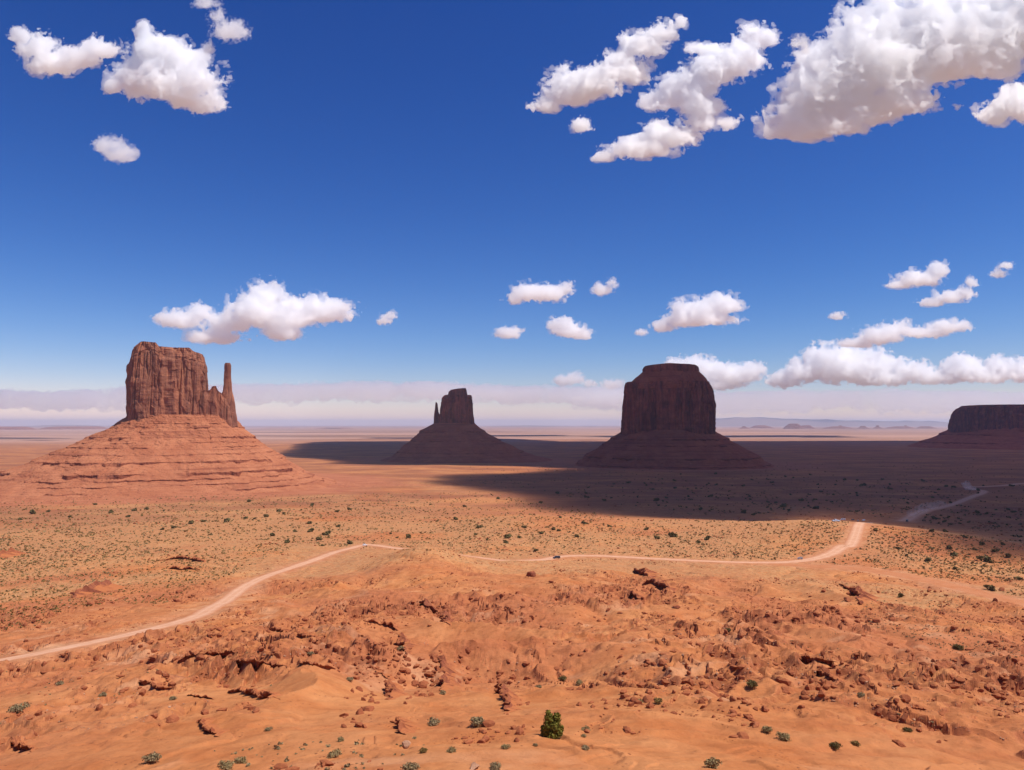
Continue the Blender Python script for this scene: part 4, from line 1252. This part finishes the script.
def leafy(lumps, n, size, seed, upright=0.0):
    """leaf clumps spread through a set of lumps (cx, cy, cz, rx, ry, rz)"""
    r = np.random.default_rng(seed)
    Lp = np.array(lumps, float)
    w = Lp[:, 3] * Lp[:, 4] * Lp[:, 5]; w = w ** 0.7; w /= w.sum()
    k = r.choice(len(Lp), n, p=w)
    u = r.normal(size=(n, 3)); u /= np.linalg.norm(u, axis=1)[:, None]
    rad = r.random(n) ** 0.45 * (0.8 + 0.35 * r.random(n))
    c = Lp[k, :3] + u * rad[:, None] * Lp[k, 3:]
    c[:, 2] = np.maximum(c[:, 2], 0.02)
    nrm = u + 0.9 * r.normal(size=(n, 3)); nrm[:, 2] = nrm[:, 2] * (1 - upright) + 0.2; nrm /= np.linalg.norm(nrm, axis=1)[:, None]
    t = np.cross(nrm, r.normal(size=(n, 3))); t /= np.linalg.norm(t, axis=1)[:, None] + 1e-9
    b = np.cross(nrm, t)
    s = size * (0.6 + 0.8 * r.random(n))[:, None]
    Vv = np.stack([c - t * s * 0.5, c + b * s * 0.9, c + t * s * 0.5, c - b * s * 0.7], 1).reshape(-1, 3)
    return Vv, np.arange(4 * n).reshape(-1, 4)


def stems(n, h, spread, rad, seed):
    r = np.random.default_rng(seed)
    VV, FF, c = [], [], 0
    for i in range(n):
        a = r.uniform(0, 6.28); tip = np.array([math.cos(a) * spread * r.uniform(0.3, 1), math.sin(a) * spread * r.uniform(0.3, 1), h * r.uniform(0.6, 1)])
        midp = tip * 0.5 + r.normal(size=3) * 0.08 * h
        prev = None
        for p, q in ((np.array([math.cos(a), math.sin(a), -0.6]) * rad, rad), (midp, rad * 0.65), (tip, rad * 0.2)):
            ring = [p + q * np.array([math.cos(t), math.sin(t), 0]) for t in np.linspace(0, 2 * math.pi, 5, endpoint=False)]
            VV += ring
            if prev is not None:
                for j in range(5): FF.append((prev + j, prev + (j + 1) % 5, c + (j + 1) % 5, c + j))
            prev = c; c += 5
    return np.array(VV), np.array(FF)


def plant(name, loc, label, cat, crown, stem, lmat, group=None, scale=1.0, rz=0.0):
    t = empty(name, loc, rz)
    t.scale = (scale,) * 3
    tag(t, label, cat, group)
    mk('crown', crown[0], crown[1], lmat, t)
    mk('stem', stem[0], stem[1], BARK, t)
    return t


# the green juniper in the foreground
pj = hitg(551.5, 737.5)[0]
kj = np.linalg.norm(pj) / F          # metres per pixel there
lump = lambda dx, dz, rx, rz, dy=0.0: (dx * kj, dy * kj, dz * kj, rx * kj, rx * 0.95 * kj, rz * kj)
jl = [lump(-2.5, 17, 4.2, 6), lump(5, 16, 4.0, 5.5, 2), lump(-4, 9, 4.2, 7, -1), lump(3.5, 9, 5.0, 6, -3), lump(-5.5, 3.5, 4.2, 3.6, 1), lump(1, 3.5, 5, 3.6, -4), lump(7, 4, 3.8, 4.2, 1), lump(0, 13, 5, 6, 3), lump(-3, 21.5, 2.4, 3), lump(6, 18, 2.6, 2.6, 2), lump(-7, 7, 3, 4), lump(8.5, 8, 2.6, 3.5)]
crown_j = leafy(jl, 5200, 1.25 * kj, 3, 0.3)
plant('juniper', pj, 'bright green juniper standing alone on the orange sand at the bottom', 'juniper', crown_j, stems(7, 18 * kj, 5 * kj, 0.8 * kj, 2), LEAF_J)

def lump_set(seed, n=5, flat=0.75):
    r = np.random.default_rng(seed)
    return [(r.uniform(-0.55, 0.55), r.uniform(-0.55, 0.55), r.uniform(0.25, 0.7) * flat, r.uniform(0.4, 0.62), r.uniform(0.4, 0.62), r.uniform(0.3, 0.5) * flat) for _ in range(n)]

ST = stems(9, 0.7, 0.6, 0.035, 5)
NEARG = [leafy(lump_set(20 + k, 6, 0.85), 900, 0.12, 30 + k, 0.3) for k in range(3)]
NEAR = [  # px, py(base), width px, label, look
    (435, 725, 15, 'round grey bush, left one of two dry bushes near the bottom centre', 0),
    (476, 727, 19, 'wide grey bush, right one of two dry bushes near the bottom centre', 0),
    (443, 694, 9, 'grey bush growing at the foot of the right gully', 0),
    (18, 712, 16, 'grey-brown bush at the lower left edge', 0),
    (150, 762, 17, 'grey-brown bush on the sand near the lower left corner', 0),
    (103, 696, 8, 'small bush on the orange bank at left', 0),
    (172, 700, 8, 'small bush below the jagged ledge at left', 0),
    (350, 681, 9, 'small bush left of the left gully', 0),
    (563, 680, 10, 'small green bush above the juniper', 1),
    (538, 688, 8, 'small dark bush above and left of the juniper', 0),
    (753, 687, 14, 'rounded green bush in the right rubble band', 1),
    (861, 697, 10, 'grey-brown bush on the right slope', 0),
    (907, 731, 9, 'dark green bush low on the right slope', 1),
    (837, 749, 12, 'dark bush near the bottom, right of the sand mound', 1),
    (855, 745, 10, 'olive bush beside the dark bush near the bottom right', 3),
    (785, 739, 14, 'straw-coloured tuft below the right rubble band', 2),
    (767, 733, 12, 'straw-coloured tuft, smaller one below the right rubble band', 2),
    (341, 741, 9, 'tan tuft at the bottom, below the left gully', 2),
    (335, 757, 14, 'whitish dry brush near the bottom, left of centre', 2),
    (422, 753, 10, 'yellow-green tuft near the bottom, left of centre', 3),
    (452, 752, 11, 'pale brush with bare twigs at the bottom centre', 2),
    (505, 749, 10, 'low tan tuft left of the juniper foot', 2),
    (535, 746, 6, 'tiny dark bush just left of the juniper', 0),
    (586, 731, 11, 'dry brush right of the juniper, upper one', 2),
    (583, 737, 7, 'dry brush right of the juniper, lower one', 2),
    (586, 750, 10, 'reddish dead brush at the bottom right of the juniper', 0),
    (495, 771, 16, 'grey bush cut by the bottom edge at centre', 0),
    (410, 771, 18, 'grey bush cut by the bottom edge left of centre', 0),
    (715, 768, 18, 'tan brush at the bottom edge right of centre', 2),
    (240, 763, 14, 'yellow tuft at the bottom edge left', 2),
    (228, 768, 16, 'tan brush at the bottom edge left', 2),
    (728, 632, 8, 'dark bush on the slope right of centre', 1),
    (958, 649, 11, 'dark bush near the right edge of the slope', 1),
    (580, 684, 9, 'pale tuft on the sand above the juniper', 2),
    (657, 704, 12, 'olive tuft among the rubble right of the juniper', 3),
    (640, 703, 9, 'tan tuft left of the olive tuft among the rubble', 2),
    (268, 731, 8, 'grey bush below the rough red ledge at left', 0),
    (310, 655, 8, 'grey-green bush between the row of knobbly ledges', 0),
    (60, 685, 8, 'small grey bush at left below the road', 0),
    (400, 650, 10, 'grey bush in the left gully', 0),
]
LOOK = [LEAF_G, LEAF_D, LEAF_T, LEAF_S]
for k, (px, py, w, lab, lk) in enumerate(NEAR):
    p = hitg(px, min(py, 769.5))[0]
    s = 0.5 * w * np.linalg.norm(p) / F
    plant('shrub', p, lab, 'shrub', NEARG[k % 3], ST, LOOK[lk], 'single shrubs on the near slope', s * 0.95, k * 1.7)

# bushes on the flats: three kinds, copied
FARP = [leafy(lump_set(60 + k, 5, 0.95), 150, 0.36, 70 + k) for k in range(5)]
FM = []
for v, f in FARP:
    t_ = mk('bush', v, f, LEAF_D); FM.append(t_.data); bpy.data.objects.remove(t_)
SM2 = []
for v, f in FARP[:3]:
    t_ = mk('bush', v, f, LEAF_S); SM2.append(t_.data); bpy.data.objects.remove(t_)
def bush(px, py, w, label, group, meshes=FM, r=rs):
    p = hitg(px, py)[0]
    s = 0.5 * w * r.uniform(0.7, 1.0) * np.linalg.norm(p) / F
    o = bpy.data.objects.new('bush', meshes[r.integers(len(meshes))])
    o.location = p
    o.scale = (s, s, s * r.uniform(0.75, 1.05))
    o.rotation_euler = (0, 0, r.uniform(0, 6.28))
    COL.objects.link(o)
    tag(o, label, 'bush', group)
    return o
RIGHT = [(899, 549, 7), (906, 556, 5), (928, 561, 8), (954, 556, 9), (1009, 557, 8), (995, 552, 6), (931, 532, 6), (945, 532, 6), (965, 538, 6), (981, 545, 7), (1003, 545, 5), (1019, 580, 8), (990, 590, 9), (900, 597, 7), (950, 549, 7), (975, 550, 5), (955, 569, 6), (1000, 563, 4)]
MIDC = [(350, 510, 5), (465, 507, 6), (456, 520, 6), (409, 538, 8), (391, 534, 6), (350, 544, 7), (479, 528, 8), (476, 535, 6), (508, 538, 9), (506, 543, 7), (524, 528, 7), (541, 534, 8), (553, 530, 8), (559, 531, 6), (585, 524, 9), (577, 537, 6), (561, 518, 5), (674, 537, 11), (657, 539, 7), (647, 530, 8), (499, 499, 6), (541, 503, 5), (536, 551, 6), (488, 540, 5), (520, 538, 5), (397, 538, 4), (430, 505, 4), (610, 527, 5), (708, 540, 8), (698, 543, 6)]
LEFT = [(48, 512, 5), (31, 514, 7), (111, 513, 7), (134, 511, 6), (128, 517, 6), (146, 510, 6), (163, 511, 4), (227, 522, 7), (191, 524, 6), (204, 522, 6), (246, 519, 7), (254, 519, 5), (266, 517, 6), (279, 512, 6), (284, 514, 6), (309, 524, 8), (326, 535, 11), (319, 540, 9), (310, 532, 7), (295, 532, 6), (287, 543, 7), (271, 536, 9), (313, 506, 6), (249, 502, 7), (337, 512, 6), (338, 527, 7), (323, 546, 6), (174, 528, 6), (162, 530, 5), (20, 520, 5), (70, 517, 5), (95, 505, 4), (210, 535, 5)]
for (x, y, w) in RIGHT: bush(x, y, w, 'dark green bush on the sunlit grassy flat at right, beyond the track', 'bushes on the right flat')
bush(985, 562, 14, 'largest dark green bush on the sunlit flat at right', 'bushes on the right flat')
bush(875, 531, 9, 'reddish-brown brush beside the road at the crest', 'bushes on the right flat', SM2)
for (x, y, w) in MIDC: bush(x, y, w, 'dark green bush on the sandy flat behind the road at centre', 'bushes on the middle flat')
for (x, y, w) in LEFT: bush(x, y, w, 'dark green bush on the flat between the road and the sunlit butte', 'bushes on the left flat')
SHADE = [(650, 475), (760, 472), (900, 478), (1024, 486), (1024, 520), (960, 515), (900, 512), (840, 508), (760, 516), (690, 512), (640, 505), (560, 490), (600, 480)]
for (x, y) in rand_in(SHADE, 95, rs): bush(x, y, rs.uniform(2.5, 5.2), 'dark bush on the cloud-shaded plain', 'bushes on the shaded plain')
for (x, y, w) in [(783, 507, 8), (815, 509, 7), (743, 513, 7), (700, 510, 6), (656, 501, 7), (710, 497, 6), (587, 498, 7), (604, 501, 6), (558, 494, 6), (934, 519, 6), (944, 522, 5), (960, 524, 5)]:
    bush(x, y, w, 'dark bush on the cloud-shaded plain', 'bushes on the shaded plain')
# scrub nobody could count
def scatter_scrub(n, poly, s0, s1_, mat, seed, name, lab, quads, thr=-0.05):
    r = np.random.default_rng(seed)
    pr_ = [leafy(lump_set(seed + k, 3, 0.7), quads, 0.6, seed + 20 + k) for k in range(6)]
    q = rand_in(poly, n * 2, r)
    pts = hitg(q[:, 0], q[:, 1])
    a = fbm2(pts[:, 0] / 45.0, pts[:, 1] / 45.0, 4, seed + 3)
    keep = (a > thr) & (road_mask(pts[:, 0], pts[:, 1], 5.0) < 0.02)
    pts = pts[keep][:n]
    sc = (s0 + (s1_ - s0) * r.random(len(pts)) ** 2) * np.clip(np.linalg.norm(pts, axis=1) / 480.0, 0.7, 2.4)
    o = merge(pr_, pts, r.uniform(0, 6.28, len(pts)), sc, name, mat)
    tag(o, lab, None, None, 'stuff')
FLAT = [(-170, 500), (340, 494), (480, 492), (640, 520), (830, 520), (960, 535), (1180, 556), (1180, 625), (900, 575), (800, 560), (500, 556), (300, 545), (150, 610), (-170, 655)]
scatter_scrub(16000, FLAT, 0.25, 1.0, LEAF_S, 500, 'dry_scrub', 'dry olive scrub dotted over the flats', 9, -0.2)
scatter_scrub(11000, FLAT, 0.25, 0.85, LEAF_T, 520, 'straw_grass', 'straw-coloured grass tufts on the flats', 10, -0.1)
scatter_scrub(1800, [(460, 462), (1060, 455), (1060, 545), (960, 528), (840, 512), (700, 516), (560, 496), (470, 484)], 0.5, 1.3, LEAF_D, 540, 'shaded_scrub', 'dark scrub on the shaded plain', 10, -0.15)
scatter_scrub(1100, [(-30, 590), (1060, 590), (1060, 775), (-30, 775)], 0.12, 0.36, LEAF_G, 560, 'slope_scrub', 'tiny grey scrub on the near slope', 24, 0.0)
scatter_scrub(900, [(840, 600), (1060, 600), (1060, 660), (960, 655), (880, 630)], 0.2, 0.5, LEAF_G, 580, 'edge_scrub', 'grey scrub on the pale ground at the right edge', 16, -0.3)

# ------------------------------------------------------------------ vehicles
GLASS = plain('dark_car_glass', (0.02, 0.022, 0.025), 0.15, 0.5)
TYRE = plain('tyre_rubber', (0.02, 0.02, 0.02), 0.9, 0.1)
RIM = plain('wheel_rim_metal', (0.4, 0.4, 0.42), 0.35, 0.5)
LAMP = plain('headlight_glass', (0.75, 0.75, 0.72), 0.2, 0.5)


def prism(name, prof, w, mat, parent, taper=None):
    """side outline (x, z) extruded across the width; taper narrows points above a height"""
    bm = bmesh.new()
    rows_ = []
    for sgn in (-1, 1):
        rows_.append([bm.verts.new((x, sgn * w * (1 - (taper[1] if taper and z > taper[0] else 0)), z)) for x, z in prof])
    n = len(prof)
    for i in range(n):
        bm.faces.new((rows_[0][i], rows_[0][(i + 1) % n], rows_[1][(i + 1) % n], rows_[1][i]))
    bm.faces.new(rows_[0][::-1]); bm.faces.new(rows_[1])
    bmesh.ops.recalc_face_normals(bm, faces=bm.faces)
    bmesh.ops.bevel(bm, geom=[e_ for e_ in bm.edges], offset=0.04, segments=1, affect='EDGES')
    me = bpy.data.meshes.new(name); bm.to_mesh(me); bm.free()
    me.materials.append(mat)
    o = bpy.data.objects.new(name, me); COL.objects.link(o); o.parent = parent
    return o


def cyl(name, r, w, mat, parent, loc):
    bm = bmesh.new()
    bmesh.ops.create_cone(bm, cap_ends=True, segments=18, radius1=r, radius2=r, depth=w, matrix=Matrix.Rotation(R(90), 4, 'X'))
    me = bpy.data.meshes.new(name); bm.to_mesh(me); bm.free()
    me.materials.append(mat)
    o = bpy.data.objects.new(name, me); COL.objects.link(o); o.parent = parent; o.location = loc
    return o


def vehicle(px, py, label, paint, kind='suv', heading=0.0, scale=1.0, name='car', cat='car'):
    p = hitg(px, py)[0]
    t = empty(name, p + np.array([0, 0, 0.12 + 0.00022 * np.hypot(p[0], p[1])]), heading)
    t.scale = (scale,) * 3
    tag(t, label, cat, 'vehicles on the dirt roads')
    if kind == 'pickup':
        body = [(-2.7, 0.45), (-2.75, 1.05), (-0.55, 1.08), (-0.5, 1.1), (-0.35, 1.75), (0.75, 1.78), (1.45, 1.15), (2.6, 1.0), (2.7, 0.5)]
        glass = [(-0.36, 1.15), (-0.24, 1.68), (0.70, 1.70), (1.25, 1.16)]
        wx = (-1.75, 1.75)
    elif kind == 'van':
        body = [(-2.7, 0.4), (-2.75, 2.1), (-2.6, 2.25), (1.5, 2.25), (2.2, 1.35), (2.75, 1.15), (2.8, 0.5)]
        glass = [(-2.3, 1.35), (-2.3, 2.0), (1.4, 2.02), (1.95, 1.36)]
        wx = (-1.8, 1.8)
    else:
        body = [(-2.25, 0.42), (-2.35, 1.05), (-2.1, 1.7), (0.55, 1.75), (1.25, 1.12), (2.2, 0.95), (2.32, 0.5)]
        glass = [(-2.0, 1.14), (-1.85, 1.62), (0.5, 1.66), (1.05, 1.14)]
        wx = (-1.4, 1.45)
    prism('body', body, 0.92, paint, t, (1.2, 0.14))
    prism('windows', glass, 0.86, GLASS, t, (1.3, 0.04))
    prism('windscreen', [(glass[-1][0] + 0.02, glass[-1][1]), (glass[-2][0] + 0.06, glass[-2][1]), (glass[-2][0] + 0.14, glass[-2][1]), (glass[-1][0] + 0.19, glass[-1][1])], 0.66, GLASS, t)
    for x in wx:
        for y in (-0.8, 0.8):
            wl_ = cyl('wheel', 0.37, 0.24, TYRE, t, (x, y, 0.37))
            cyl('rim', 0.22, 0.26, RIM, wl_, (0, 0, 0))
    fx = body[-1][0]
    for y in (-0.62, 0.62):
        h_ = prism('headlight', [(-0.03, -0.08), (0.04, -0.08), (0.04, 0.08), (-0.03, 0.08)], 0.14, LAMP, t)
        h_.location = (fx - 0.02, y, 0.78)
    return t


WHITE = plain('white_paint', (0.78, 0.78, 0.77), 0.35, 0.5, 0.03)
BLACK = plain('black_paint', (0.025, 0.025, 0.03), 0.35, 0.5, 0.05)
GREY = plain('grey_paint', (0.28, 0.29, 0.31), 0.35, 0.5, 0.05)
SILV = plain('silver_blue_paint', (0.45, 0.50, 0.58), 0.35, 0.5, 0.05)
vehicle(556.5, 559.0, 'black off-road car driving on the road at centre', BLACK, 'suv', R(188), 1.15)
vehicle(365, 546, 'white car where the left road tops the mound', WHITE, 'suv', R(20), 0.85)
vehicle(800, 559.5, 'grey car on the road just left of the junction', GREY, 'suv', R(172), 0.85)
vehicle(836, 522, 'pale silver pickup parked on the crest, left end of the row', SILV, 'pickup', R(192), 1.4, 'pickup_truck', 'pickup')
vehicle(843, 520.5, 'white van parked on the crest behind the silver pickup', WHITE, 'van', R(170), 1.15, 'van', 'van')
vehicle(853, 520.5, 'dark car parked on the crest, left of the last two', BLACK, 'suv', R(15), 1.0)
vehicle(858, 521.5, 'grey car parked on the crest beside the road top', GREY, 'suv', R(75), 1.0)
vehicle(863.5, 521, 'white car parked at the right end of the row on the crest', WHITE, 'suv', R(200), 1.0)
vehicle(907, 522.0, 'dark truck trailing dust on the road beyond the crest', BLACK, 'van', R(235), 1.3, 'truck', 'truck')


def dust(blobs, label, py, seed, dens):
    q = hitg(blobs[0][0], py)[0]
    o = cloud(label, blobs, seed=seed, Y=float(q[1]), vox=0.5, dens=dens, wisp=0.5, flat=0.9, name='dust', fringe=0)
    del o['category']; del o['group']
    o['kind'] = 'stuff'
    v_ = o.data.materials[0].node_tree.nodes['Principled Volume']
    v_.inputs['Color'].default_value = (0.9, 0.75, 0.66, 1)
dust([(913, 514, 6, 4), (920, 509, 8, 4.5), (930, 506, 8, 3.5), (940, 503, 7, 3)], 'dust trail hanging behind the truck beyond the crest', 517, 91, 0.016)
dust([(968, 487, 5, 3), (966, 484, 4, 3), (972, 489, 6, 2.5)], 'small dust plume on the far bend of the shaded road', 490, 92, 0.04)
print('objects', len(bpy.data.objects), 'verts', sum(len(o.data.vertices) for o in bpy.data.objects if o.type == 'MESH'))
